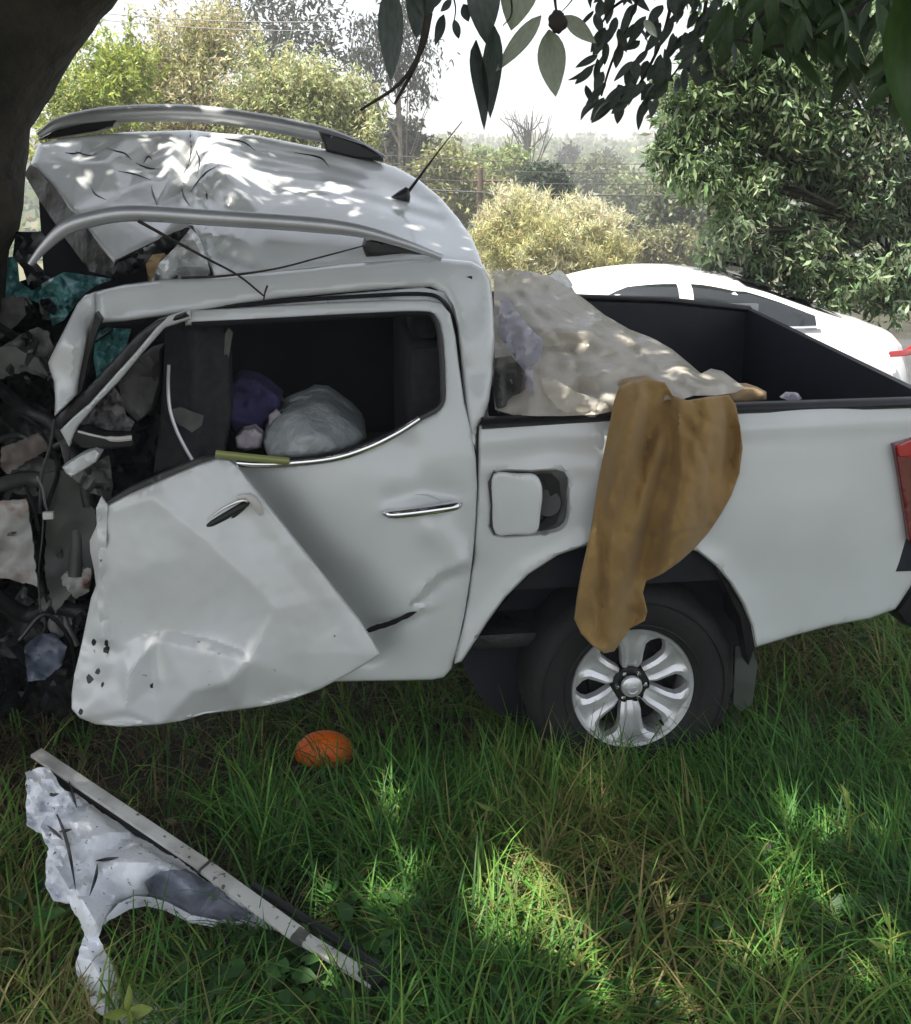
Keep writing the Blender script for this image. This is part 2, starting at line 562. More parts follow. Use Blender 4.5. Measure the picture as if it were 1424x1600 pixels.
def panel_mesh(name, outline, depth, frame=P, holes=(), step=12.0, thick=0.006, roll=None, smooth=False, sharp=35,
               backvec=None, jag=0.0):
    if smooth:
        outline = cat_rom(outline, True, 5)
    loops = [resample(outline, step)] + [resample(h, step) for h in holes]
    if jag:
        loops[0] = [p + np.array([rnd.uniform(-jag, jag), rnd.uniform(-jag, jag)]) for p in loops[0]]
    pts, edges = [], []
    for lp in loops:
        b = len(pts)
        pts += [tuple(p) for p in lp]
        edges += [(b + i, b + (i + 1) % len(lp)) for i in range(len(lp))]
    bx = np.array([p[0] for p in loops[0]])
    by = np.array([p[1] for p in loops[0]])
    gx, gy = np.meshgrid(np.arange(bx.min(), bx.max(), step), np.arange(by.min(), by.max(), step * 0.87))
    gx = gx + (np.arange(gx.shape[0]) % 2)[:, None] * step * 0.5
    gx, gy = gx.ravel(), gy.ravel()

    def bdist(x, y):
        return np.minimum.reduce([seg_dist(x, y, lp + [lp[0]])[0] for lp in loops])
    if roll:
        rx, ry = [], []
        for lp in loops:
            for i, p in enumerate(lp):
                t = lp[(i + 1) % len(lp)] - lp[i - 1]
                t = t / (np.hypot(*t) + 1e-9)
                for s in (-1, 1):
                    for r in (0.3, 0.8):
                        rx.append(p[0] - s * t[1] * roll[0] * r)
                        ry.append(p[1] + s * t[0] * roll[0] * r)
        ok = in_poly(np.array(rx), np.array(ry), loops[0])
        for h in loops[1:]:
            ok &= ~in_poly(np.array(rx), np.array(ry), h)
        rx, ry = np.array(rx)[ok], np.array(ry)[ok]
        ok = bdist(rx, ry) > roll[0] * 0.25
        rx, ry = rx[ok], ry[ok]
    ok = in_poly(gx, gy, loops[0])
    for h in loops[1:]:
        ok &= ~in_poly(gx, gy, h)
    gx, gy = gx[ok], gy[ok]
    e = bdist(gx, gy)
    ok = e > max(step * 0.45, roll[0] * 1.1 if roll else 0)
    pts += list(zip(gx[ok].tolist(), gy[ok].tolist()))
    if roll:
        pts += list(zip(rx.tolist(), ry.tolist()))
    res = delaunay_2d_cdt([Vector(p) for p in pts], edges, [], 0, 1e-4)
    V = np.array([v[:] for v in res[0]])
    F = np.array([f for f in res[2] if len(f) == 3])
    cen = V[F].mean(1)
    ok = in_poly(cen[:, 0], cen[:, 1], loops[0])
    for h in loops[1:]:
        ok &= ~in_poly(cen[:, 0], cen[:, 1], h)
    F = F[ok]
    used = np.unique(F)
    remap = -np.ones(len(V), int)
    remap[used] = np.arange(len(used))
    V, F = V[used], remap[F]
    d = depth(V[:, 0], V[:, 1])
    if roll:
        e = bdist(V[:, 0], V[:, 1])
        q = np.clip(1 - e / roll[0], 0, 1)
        d = d + roll[1] * (1 - np.sqrt(1 - q * q + 1e-9))
    A = frame(V[:, 0], V[:, 1], d)
    nrm = np.cross(A[F[:, 1]] - A[F[:, 0]], A[F[:, 2]] - A[F[:, 0]])
    if (nrm * (CAM[None] - A[F[:, 0]])).sum() < 0:
        F = F[:, ::-1]
    bv = np.asarray(backvec if backvec is not None else (EY if frame is P else (0, 0, -1)), float)
    B = A + bv[None] * thick
    n = len(A)
    ed = {}
    for f in F:
        for a, b in ((f[0], f[1]), (f[1], f[2]), (f[2], f[0])):
            ed[(a, b)] = 1
    side = []
    for (a, b) in ed:
        if (b, a) not in ed:
            side += [(b, a, n + a), (b, n + a, n + b)]
    faces = np.concatenate([F, F[:, ::-1] + n, np.array(side, int).reshape(-1, 3)])
    me = mesh_np(name, np.concatenate([A, B]), faces, smooth=True)
    me.set_sharp_from_angle(angle=R(sharp))
    return me


def panel(name, outline, depth, m, parent=None, **k):
    return link(name, panel_mesh(name, outline, depth, **k), m, parent)


def lathe(bm, prof, seg=48, close=True):
    """prof: (radius, y) around the Y axis"""
    rings = []
    for r, y in prof:
        rings.append([bm.verts.new((r * math.cos(2 * PI * k / seg), y, r * math.sin(2 * PI * k / seg))) for k in range(seg)])
    for a, b in zip(rings[:-1], rings[1:]):
        for k in range(seg):
            bm.faces.new((a[k], a[(k + 1) % seg], b[(k + 1) % seg], b[k]))
    if close:
        bm.faces.new(rings[0])
        bm.faces.new(rings[-1][::-1])


# foliage ------------------------------------------------------------
def leaf_cloud(name, pts, size, aspect, base, var=0.35, droop=0.3, seed=1, nrm_up=0.0):
    """every point becomes one leaf of four corners bent along its rib"""
    g = np.random.default_rng(seed)
    pts = np.asarray(pts)
    n = len(pts)
    ax = g.normal(size=(n, 3))
    ax[:, 2] -= droop * 2
    ax /= np.linalg.norm(ax, axis=1)[:, None]
    q = g.normal(size=(n, 3))
    q[:, 2] += nrm_up
    sd_ = np.cross(ax, q)
    sd_ /= np.linalg.norm(sd_, axis=1)[:, None] + 1e-9
    nn = np.cross(ax, sd_)
    L = size * g.uniform(0.6, 1.35, (n, 1))
    Wd = L * aspect
    a = pts
    b = pts + ax * L * 0.45 + sd_ * Wd * 0.5 + nn * Wd * 0.15
    c = pts + ax * L
    d = pts + ax * L * 0.45 - sd_ * Wd * 0.5 + nn * Wd * 0.15
    V = np.stack([a, b, c, d], 1).reshape(-1, 3)
    F = np.arange(n * 4).reshape(n, 4)
    base = np.asarray(base, float)
    if base.ndim == 1:
        base = base[None].repeat(n, 0)
    t = base * np.exp(g.normal(size=(n, 1)) * var) * (1 + g.normal(size=(n, 3)) * 0.08)
    return mesh_np(name, V, F, np.clip(t, 0.002, 0.9).repeat(4, 0))


def clumps(centers, radii, n, seed, shell=0.5, flat=1.0, sub=26, subr=0.28, spray=0.0):
    """points in leafy clumps spread over ellipsoids"""
    g = np.random.default_rng(seed)
    out = []
    tot = sum(r ** 2 for r in radii)
    for c, r in zip(centers, radii):
        k = int(n * r ** 2 / tot)
        ns = max(4, sub)
        u = g.normal(size=(ns, 3))
        u /= np.linalg.norm(u, axis=1)[:, None]
        rr = r * g.uniform(shell, 1.0, (ns, 1))
        sc = np.array(c)[None] + u * rr * np.array([1, 1, flat])[None]
        i = g.integers(0, ns, k)
        if spray:
            dr = u * 0.8 + np.array([0, 0, 0.9])[None] + g.normal(size=(ns, 3)) * 0.25
            dr /= np.linalg.norm(dr, axis=1)[:, None]
            ln = r * spray * g.uniform(.5, 1.5, ns)
            t = g.uniform(-.6, 1, k) * ln[i]
            out.append(sc[i] * 1.0 + dr[i] * t[:, None] + g.normal(size=(k, 3)) * r * subr * (0.25 + 0.5 * (1 - np.clip(t / (r * spray), 0, 1)))[:, None])
        else:
            out.append(sc[i] + g.normal(size=(k, 3)) * r * subr * np.array([1, 1, 0.75])[None])
    return np.concatenate(out)


def grow(bm, a, b, r0, r1, wob, seg=6, n=5, g=rnd):
    pts, rad = [], []
    a, b = Vector(a), Vector(b)
    for i in range(n + 1):
        t = i / n
        o = Vector((g.uniform(-1, 1), g.uniform(-1, 1), g.uniform(-1, 1))) * wob * math.sin(PI * t)
        pts.append(a.lerp(b, t) + o)
        rad.append(r0 + (r1 - r0) * t)
    add_tube(bm, pts, rad, seg)
    return pts


def plant_tree(name, label, cat, base, centers, radii, nleaf, lsize, aspect, col, barkm, trunk_r=0.12, group=None,
               seed=1, var=0.35, droop=0.3, shell=0.45, sub=26, subr=0.28, flat=1.0, trunk_to=None, stems=1, nrm_up=0.6, col2=None, spray=0.0):
    g = random.Random(seed)
    root = thing(name, label, cat, base, group)
    pts = clumps(centers, radii, nleaf, seed, shell, flat, sub, subr, spray)
    pts = pts[pts[:, 2] > base[2] + 0.02]
    c = np.asarray(col, float)
    if col2 is not None:
        gg = np.random.default_rng(seed + 5)
        nz = np.array([noise.noise(Vector(p) * 0.9 + Vector((seed, 0, 0))) for p in pts])
        k = np.clip(0.5 + nz * 1.3 + gg.normal(size=len(pts)) * 0.15, 0, 1)[:, None]
        c = c[None] * (1 - k) + np.asarray(col2, float)[None] * k
    link('crown', leaf_cloud('crown', pts, lsize, aspect, c, var, droop, seed, nrm_up), M['leaf'], root)
    bm = bmesh.new()
    top = Vector(trunk_to if trunk_to is not None else np.mean(centers, 0))
    for s in range(stems):
        off = Vector((g.uniform(-1, 1), g.uniform(-1, 1), 0)) * trunk_r * 2.5 * (stems > 1)
        p = grow(bm, Vector(base) + off, top + off * 3, trunk_r, trunk_r * 0.4, trunk_r * 1.2, 7, 6, g)
        for c_, r_ in zip(centers, radii):
            if stems == 1 or g.random() < 0.6:
                q = p[g.randint(2, 5)]
                e = Vector(c_) + Vector((g.uniform(-1, 1), g.uniform(-1, 1), g.uniform(-.5, 1))) * r_ * 0.7
                b = grow(bm, q, e, trunk_r * 0.4, trunk_r * 0.1, r_ * 0.12, 5, 4, g)
                for _ in range(2):
                    grow(bm, b[2], Vector(c_) + Vector((g.uniform(-1, 1), g.uniform(-1, 1), g.uniform(-1, 1))) * r_ * 0.95,
                         trunk_r * 0.18, trunk_r * 0.05, r_ * 0.1, 4, 3, g)
    link('trunk', mesh_bm('trunk', bm, 60), barkm, root)
    return root

# ================================================================== SETTING
def height(x, y):
    h = 0.05 * noise.noise(Vector((x * 0.7, y * 0.7, 3.0))) + 0.02 * noise.noise(Vector((x * 2.3, y * 2.3, 1.0)))
    return h * (1.0 if y < 6 else max(0.0, 1 - (y - 6) / 1.0))


def sst(t):
    t = min(1.0, max(0.0, t))
    return t * t * (3 - 2 * t)


def far_z(y):
    """the land falls away beyond the road, then climbs to the hills"""
    return -3.8 * sst((y - 13.5) / 22.0)


def grid_ground():
    xs = np.concatenate([[-250, -90, -40, -20, -10, -6], np.arange(-4, 5.01, 0.14), [7, 10, 20, 40, 90, 250]])
    ys = np.concatenate([[-60, -20, -6, -2, 0.5], np.arange(1.6, 7.0, 0.14), [8, 12, 13.5, 16, 18, 20, 22, 24, 26, 28, 30, 32, 36, 60, 90, 200, 350]])
    V = np.array([[x, y, height(x, y) if -5 < x < 6 and 1 < y < 7 else far_z(y)] for y in ys for x in xs])
    nx, ny = len(xs), len(ys)
    F = np.array([[j * nx + i, j * nx + i + 1, (j + 1) * nx + i + 1, (j + 1) * nx + i] for j in range(ny - 1) for i in range(nx - 1)])
    return mesh_np('ground', V, F, smooth=True)


tag(link('ground', grid_ground(), M['soil']), kind='structure')

bm = bmesh.new()
vs = [bm.verts.new(v) for v in ((-60, 6.9, 0.015), (60, 8.4, 0.015), (60, 13.3, 0.015), (-60, 11.8, 0.015))]
bm.faces.new(vs)
tag(link('road', mesh_bm('road', bm), M['asphalt']), kind='structure')
xs_, ys_ = np.linspace(-150, 150, 40), [21.5, 23, 25, 27, 29, 31, 33, 36, 50, 80, 120]
V_ = np.array([[x, y, far_z(y) + .02] for y in ys_ for x in xs_])
F_ = np.array([[j * 40 + i, j * 40 + i + 1, (j + 1) * 40 + i + 1, (j + 1) * 40 + i] for j in range(len(ys_) - 1) for i in range(39)])
tag(link('dry_field', mesh_np('dry_field', V_, F_, smooth=True), M['field']), kind='structure')


def hill_mesh():
    xs, ys = np.linspace(-170, 220, 80), np.linspace(75, 330, 50)
    V = []
    for y in ys:
        for x in xs:
            t = (y - 75) / 255
            h = 9.0 * t ** 0.8 * (1 + 0.5 * noise.noise(Vector((x * 0.012, y * 0.01, 0))))
            h += 0.8 * noise.noise(Vector((x * 0.07, y * 0.07, 5))) + 1.5 * math.exp(-((x - 12) / 30) ** 2) * t
            V.append((x, y, h - 3.9 - 0.4 * (1 - t) + 3.0 * t))
    nx = len(xs)
    F = np.array([[j * nx + i, j * nx + i + 1, (j + 1) * nx + i + 1, (j + 1) * nx + i] for j in range(len(ys) - 1) for i in range(nx - 1)])
    return mesh_np('hills', V, F, smooth=True)


tag(link('hills', hill_mesh(), M['hill']), kind='structure')

# far-off wood on the hill slopes: reads as one mass
def far_wood():
    g = np.random.default_rng(5)
    pts, cols = [], []
    n = 900
    X = g.uniform(-90, 130, n)
    Y = g.uniform(60, 230, n)
    allp = []
    allc = []
    for x, y in zip(X, Y):
        t = max(0.0, (y - 75) / 255)
        z0 = 9.0 * t ** 0.8 - 4.0 + 3.0 * t
        r = g.uniform(0.9, 2.3) * (1 + y / 400)
        k = 90
        u = g.normal(size=(k, 3))
        u /= np.linalg.norm(u, axis=1)[:, None]
        p = np.array([x, y, z0 + r * 0.6]) + u * r * g.uniform(0.6, 1.05, (k, 1)) * np.array([1.2, 1, 0.8])
        allp.append(p)
        c = np.array([(0.15, 0.19, 0.07), (0.20, 0.20, 0.08), (0.10, 0.145, 0.06)][g.integers(0, 3)])
        allc.append(np.repeat(c[None], k, 0))
    return leaf_cloud('far_wood', np.concatenate(allp), 1.0, 0.8, np.concatenate(allc), 0.3, 0.1, 6)


tag(link('far_wood', far_wood(), M['leaf']), 'scrubby far-off wood covering the hazy hillside', kind='stuff')

# ------------------------------------------------------------------ background plants
def wp(px, py, Y):
    return tuple(W(px, py, Y)[0])


def base_at(px, Y):
    p = W(px, 300, Y)[0]
    return (p[0], Y, far_z(Y))


def crown_px(items, Y0):
    """(px, py, radius px, depth offset) -> centres and radii at distance Y0"""
    cs, rs = [], []
    for px, py, r, dy in items:
        Y = Y0 + dy
        cs.append(wp(px, py, Y))
        rs.append(r / FPX * Y)
    return cs, rs


# tall yellow-green shrubs behind the cab
Y0 = 15.0
cs, rs = crown_px([(130, 165, 62, 0), (95, 215, 60, -.4), (190, 110, 60, .4), (160, 240, 60, 0)], Y0)
plant_tree('shrub', 'bright lime green shrub beside the dark leaning trunk', 'shrub', base_at(130, Y0), cs, rs, 16000, 0.10, 0.32,
           (0.32, 0.38, 0.07), M['palebark'], 0.05, seed=21, col2=(0.22, 0.26, 0.06), stems=3, subr=0.20, sub=60, spray=.45, shell=.2)
Y0 = 17.0
cs, rs = crown_px([(290, 85, 78, 0), (345, 60, 55, .5), (240, 150, 62, 0), (320, 170, 75, -.5), (290, 235, 70, 0)], Y0)
plant_tree('shrub', 'tall tan and olive shrub behind the middle of the crumpled roof', 'shrub', base_at(290, Y0), cs, rs, 24000, 0.10, 0.3,
           (0.48, 0.44, 0.27), M['palebark'], 0.05, seed=22, col2=(0.28, 0.29, 0.10), stems=4, subr=0.18, sub=70, spray=.5, shell=.2)
Y0 = 16.0
cs, rs = crown_px([(430, 130, 58, 0), (500, 150, 52, 0), (545, 185, 52, .3), (450, 205, 65, -.3), (560, 235, 45, 0), (390, 175, 45, 0)], Y0)
plant_tree('shrub', 'yellowish shrub with rounded top behind the far roof rail', 'shrub', base_at(470, Y0), cs, rs, 24000, 0.095, 0.3,
           (0.48, 0.49, 0.26), M['palebark'], 0.05, seed=23, col2=(0.27, 0.31, 0.12), stems=4, subr=0.18, sub=70, spray=.5, shell=.2)
Y0 = 14.0
cs, rs = crown_px([(185, 125, 50, 0), (215, 190, 40, 0), (160, 170, 40, 0)], 20)
plant_tree('shrub', 'dull gray-green shrub between the lime shrub and the tan one', 'shrub', base_at(195, 20), cs, rs, 5000, 0.12, 0.35,
           (0.10, 0.105, 0.06), M['palebark'], 0.05, seed=24, col2=(0.15, 0.13, 0.08), stems=3)
# gum trees
Y0 = 30.0
cs, rs = crown_px([(430, 70, 55, 0), (480, 35, 50, 0), (385, 30, 40, 0), (520, 90, 40, 0), (440, -30, 60, 0)], Y0)
plant_tree('gum_tree', 'thin gray gum tree with bare forked limbs above the roof', 'tree', base_at(445, Y0), cs, rs, 2600, 0.22, 0.35,
           (0.075, 0.085, 0.065), M['palebark'], 0.16, seed=31, subr=0.3, trunk_to=wp(430, 40, Y0))
Y0 = 34.0
cs, rs = crown_px([(590, 60, 40, 0), (640, 90, 42, 0), (655, 140, 26, 0), (610, 110, 34, 0), (560, 90, 25, 0), (620, 20, 40, 0)], Y0)
plant_tree('gum_tree', 'dark drooping gum tree seen between the hanging leaves', 'tree', base_at(625, Y0), cs, rs, 3000, 0.22, 0.3,
           (0.05, 0.06, 0.05), M['palebark'], 0.13, seed=32, droop=0.8, trunk_to=wp(620, 60, Y0))
Y0 = 36.0
cs, rs = crown_px([(625, 215, 32, 0), (655, 232, 28, 0), (595, 240, 28, 0), (630, 255, 45, 0)], Y0)
plant_tree('round_tree', 'dark rounded tree just behind the rear of the roof', 'tree', base_at(628, Y0), cs, rs, 4500, 0.24, 0.5,
           (0.04, 0.05, 0.032), M['palebark'], 0.2, seed=33)
# blond bush behind the cargo bed
Y0 = 19.0
cs, rs = crown_px([(810, 335, 42, 0), (780, 375, 50, 0), (850, 380, 55, -.4), (900, 350, 40, .3), (940, 370, 45, .2), (960, 405, 38, 0), (830, 420, 60, -.3), (920, 420, 55, 0)], Y0)
plant_tree('bush', 'broad feathery blond bush behind the cargo bed', 'bush', base_at(860, Y0), cs, rs, 52000, 0.13, 0.16,
           (0.64, 0.61, 0.42), M['palebark'], 0.03, seed=41, col2=(0.52, 0.50, 0.24), stems=6, subr=0.16, sub=80, droop=-0.5, spray=.45, shell=.2)
Y0 = 27.0
cs, rs = crown_px([(850, 278, 27, 0), (870, 292, 22, 0), (840, 300, 20, 0)], Y0)
plant_tree('round_tree', 'small dark green tree standing right above the blond bush', 'tree', base_at(855, Y0), cs, rs, 2600, 0.16, 0.5,
           (0.035, 0.06, 0.03), M['palebark'], 0.1, seed=42)
for (label, px, Y0, items, col, n, sz, sd_) in (
        ('light green tree on the far slope behind the power lines, left of the bare tree', 770, 52, [(745, 255, 26, 0), (775, 268, 28, 0), (760, 285, 30, 0)], (0.20, 0.25, 0.08), 4500, 0.3, 66),
        ('olive tree on the far slope just left of the big right tree', 990, 50, [(975, 300, 30, 0), (1005, 310, 28, 0), (985, 330, 30, 0)], (0.17, 0.20, 0.09), 4500, 0.3, 67),
        ('dusty green bush filling the gap under the dark rounded tree', 640, 34, [(600, 300, 50, 0), (660, 300, 45, 0), (640, 340, 50, 0), (700, 350, 45, 0)], (0.16, 0.17, 0.07), 5000, 0.2, 58),
        ('pale olive bush in front of the low houses', 1030, 28, [(1000, 385, 28, 0), (1040, 392, 30, 0), (1075, 385, 30, 0)], (0.22, 0.22, 0.11), 5000, 0.14, 59),
        ('dusty green bush behind the fence at the right edge', 1400, 22, [(1360, 470, 40, 0), (1430, 460, 50, 0), (1320, 475, 30, 0)], (0.18, 0.20, 0.09), 5000, 0.14, 60),
        ('low gray-green bush beside the white hut', 1120, 30, [(1110, 400, 30, 0), (1150, 405, 30, 0)], (0.13, 0.15, 0.08), 3500, 0.15, 62),
        ('pale yellow-green tree left of the power pole', 700, 33, [(700, 250, 34, 0), (725, 300, 40, 0), (690, 320, 40, 0)], (0.26, 0.27, 0.11), 6500, 0.2, 51),
        ('light green tree under the power lines beside the small dark tree', 800, 40, [(800, 262, 30, 0), (770, 285, 34, 0), (830, 285, 30, 0)], (0.22, 0.27, 0.09), 6000, 0.24, 52),
        ('gray-green shrub at the left edge of the big right tree', 1060, 30, [(1040, 320, 40, 0), (1085, 330, 40, 0), (1060, 360, 45, 0)], (0.16, 0.19, 0.10), 6500, 0.18, 53),
        ('bluish gray bush low beside the blond bush', 1010, 32, [(1005, 352, 24, 0), (1035, 345, 22, 0)], (0.055, 0.07, 0.07), 2200, 0.16, 54),
        ('dusty olive tree in the distance right of the bare tree', 930, 62, [(930, 275, 30, 0), (965, 285, 30, 0), (900, 285, 25, 0)], (0.17, 0.19, 0.10), 4000, 0.36, 55),
        ('small rounded dark tree on the far skyline', 890, 90, [(890, 240, 14, 0), (882, 250, 12, 0)], (0.05, 0.06, 0.045), 900, 0.4, 56),
        ('hazy rounded tree on the skyline nearest the right tree', 950, 95, [(950, 246, 13, 0), (958, 256, 14, 0)], (0.07, 0.08, 0.06), 900, 0.4, 57)):
    cs, rs = crown_px(items, Y0)
    plant_tree('distant_tree', label, 'tree', base_at(px, Y0), cs, rs, n, sz, 0.5, col, M['palebark'], 0.08, seed=sd_)

# leafless small tree on the skyline
Y0 = 60.0
root = thing('bare_tree', 'spindly leafless tree standing alone on the hazy skyline', 'tree', base_at(825, Y0))
bm = bmesh.new()
g = random.Random(77)
p = grow(bm, base_at(825, Y0), wp(824, 205, Y0), 0.22, 0.07, 0.12, 6, 6, g)
br = bmesh.new()
for i in range(22):
    a = p[g.randint(3, 6)]
    e = Vector(wp(825 + g.gauss(0, 20), 215 - g.uniform(0, 34), Y0))
    q = grow(br, a, e, 0.05, 0.02, 0.15, 4, 3, g)
    for _ in range(2):
        grow(br, q[2], e + Vector((g.gauss(0, .4), g.gauss(0, .4), g.uniform(0, .6))), 0.025, 0.012, 0.05, 3, 2, g)
link('trunk', mesh_bm('trunk', bm, 60), M['twig'], root)
link('branches', mesh_bm('branches', br, 60), M['twig'], root)

# power pole and lines
Y0 = 24.0
pb = Vector(base_at(748, Y0))
pole = thing('power_pole', 'thin weathered wooden power pole behind the cab', 'power pole', pb)
ptop = Vector(wp(751, 262, Y0))
tube('post', [pb, ptop], [0.10, 0.07], M['pole'], pole, 8)
tube('crossarm', [ptop + Vector((-0.15, 0, -0.3)), ptop + Vector((0.75, 0, -0.3))], 0.035, M['pole'], pole, 6)
for i, (ya, yb, lab) in enumerate(((277, 287, 'lowest thick dark power line crossing behind the antenna'), (262, 268, 'second power line from the bottom, thin and sagging'),
                                   (245, 250, 'third power line from the bottom above the hill foot'), (226, 240, 'topmost pale power line in front of the skyline'))):
    a, b = Vector(wp(300, ya - 7, 24.5 + i * 0.2)), Vector(wp(1500, yb + 4, 23.0 + i * 0.2))
    pts = [a.lerp(b, t / 24) - Vector((0, 0, 0.35 * math.sin(PI * t / 24))) for t in range(25)]
    tag(tube('power_line', pts, 0.020 if i == 0 else 0.009, M['wire'], None, 5), lab, 'power line', 'power lines behind the wreck')
for i, (ya, yb, lab) in enumerate(((27, 44, 'lower of two thin wires in front of the shrubs at top left'), (17, 30, 'upper of two thin wires in front of the shrubs at top left'))):
    a, b = Vector(wp(120, ya, 13.5)), Vector(wp(520, yb + 4, 14.0))
    pts = [a.lerp(b, t / 16) - Vector((0, 0, 0.05 * math.sin(PI * t / 16))) for t in range(17)]
    tag(tube('overhead_wire', pts, 0.006, M['fence'], None, 5), lab, 'wire', 'wires at top left')

# small houses, wall and fence across the road
def house(label, px0, px1, pytop, Y, wm, nwin):
    a, b = Vector(wp(px0, pytop, Y)), Vector(wp(px1, pytop, Y))
    gz = far_z(Y)
    h, wd = a.z - gz, (b - a).length
    cx = (a.x + b.x) / 2
    root = thing('house', label, 'house', (cx, Y + 2.0, gz))
    bm = bmesh.new()
    add_box(bm, (cx, Y + 2.0, gz + h / 2), (wd, 4.0, h))
    link('wall', mesh_bm('wall', bm), wm, root)
    bm = bmesh.new()
    add_box(bm, (cx, Y + 2.0, gz + h + 0.09), (wd + 0.5, 4.5, 0.16), bevel=0.02)
    link('roof', mesh_bm('roof', bm), M['tile'] if wm is M['wall'] else M['fence'], root)
    for i in range(nwin):
        x = a.x + wd * (i + 0.5) / nwin
        bm = bmesh.new()
        add_box(bm, (x, Y - 0.02, gz + h * 0.62), (0.9, 0.06, 0.9))
        f = link('window', mesh_bm('window', bm), M['wallwhite'], root)
        bm = bmesh.new()
        add_box(bm, (x, Y - 0.045, gz + h * 0.62), (0.78, 0.03, 0.78))
        link('pane', mesh_bm('pane', bm), M['window'], f)


house('low pinkish house far behind the white car', 1060, 1200, 388, 38.0, M['wall'], 3)
house('low white hut right of the blond bush', 1000, 1062, 398, 36.0, M['wallwhite'], 2)
house('pale gray-roofed shed behind the fence at the right', 1330, 1500, 425, 30.0, M['wallwhite'], 3)

fr = thing('fence', 'gray railing fence beyond the boot of the white car', 'fence', base_at(1400, 17.0))
fx0, fx1 = W(1350, 490, 17.0)[0][0], W(1600, 490, 17.0)[0][0]
for i in range(4):
    x = fx0 + (fx1 - fx0) * i / 3
    bm = bmesh.new()
    add_box(bm, (x, 17.0, -0.2), (0.06, 0.06, 0.9))
    o = link('post', mesh_bm('post', bm), M['fence'], fr)
for z in (-0.40, -0.22, -0.02, 0.20):
    bm = bmesh.new()
    add_box(bm, ((fx0 + fx1) / 2, 16.955, z), (fx1 - fx0, 0.025, 0.05))
    link('rail', mesh_bm('rail', bm), M['fence'], fr)
pale = None
for i in range(26):
    x = fx0 + (fx1 - fx0) * (i + 0.5) / 26
    if pale is None:
        bm = bmesh.new()
        add_box(bm, (x, 16.93, -0.1), (0.02, 0.018, 0.68))
        pale = link('paling', mesh_bm('paling', bm), M['fence'], fr)
        px0_ = x
    else:
        c = pale.copy()
        COL.objects.link(c)
        c.location.x += x - px0_

# ------------------------------------------------------------------ the tree that was hit
def PT(px, py, d):
    return Vector(P(px, py, d)[0])


tree = thing('leaning_tree', 'massive dark tree the pickup hit, its trunk bending over at left', 'tree', (PT(-140, 1150, 0.55).x, PT(-140, 1150, 0.55).y, 0))
bm = bmesh.new()
ctr = [(-185, 1330, .5), (-170, 1180, .5), (-160, 1000, .5), (-156, 800, .5), (-146, 620, .48), (-130, 480, .45), (-104, 330, .42), (-78, 180, .4), (-22, 55, .36), (66, -56, .3), (190, -165, .2), (360, -280, .0)]
pts = [PT(*c) for c in ctr]
pts = [Vector(p) for p in cat_rom(pts, n=5)]
rad = np.interp(np.linspace(0, 1, len(pts)), [0, .12, .3, .55, .75, 1], [.40, .30, .27, .262, .25, .2])
add_tube(bm, pts, list(rad), 28)
# left fork and further limbs, out of the frame
f0 = PT(-60, 220, .42)
grow(bm, f0, f0 + Vector((-0.9, 0.1, 1.6)), .2, .13, .08, 14, 6)
for v in bm.verts:
    q = v.co * 5.0
    k = noise.noise(q) * 0.022 + noise.noise(Vector((q.x * 5, q.y * 5, q.z * 1.2))) * 0.014
    v.co += Vector((k, k, 0))
link('trunk', mesh_bm('trunk', bm, 70), M['bark'], tree)
bm = bmesh.new()
limb = pts[-1]
gg = random.Random(3)
ends = []
for k in range(9):
    e = Vector((gg.uniform(-4.2, 2.2), gg.uniform(-1.6, 3.6), gg.uniform(4.3, 5.6)))
    p = grow(bm, limb if k % 2 else f0 + Vector((-0.9, 0.1, 1.6)), e, 0.09, 0.03, 0.25, 7, 6, gg)
    for q in p[3:]:
        for _ in range(2):
            grow(bm, q, q + Vector((gg.uniform(-1, 1), gg.uniform(-1, 1), gg.uniform(-.1, .6))), 0.02, 0.006, 0.06, 4, 3, gg)
link('branches', mesh_bm('branches', bm, 70), M['bark'], tree)


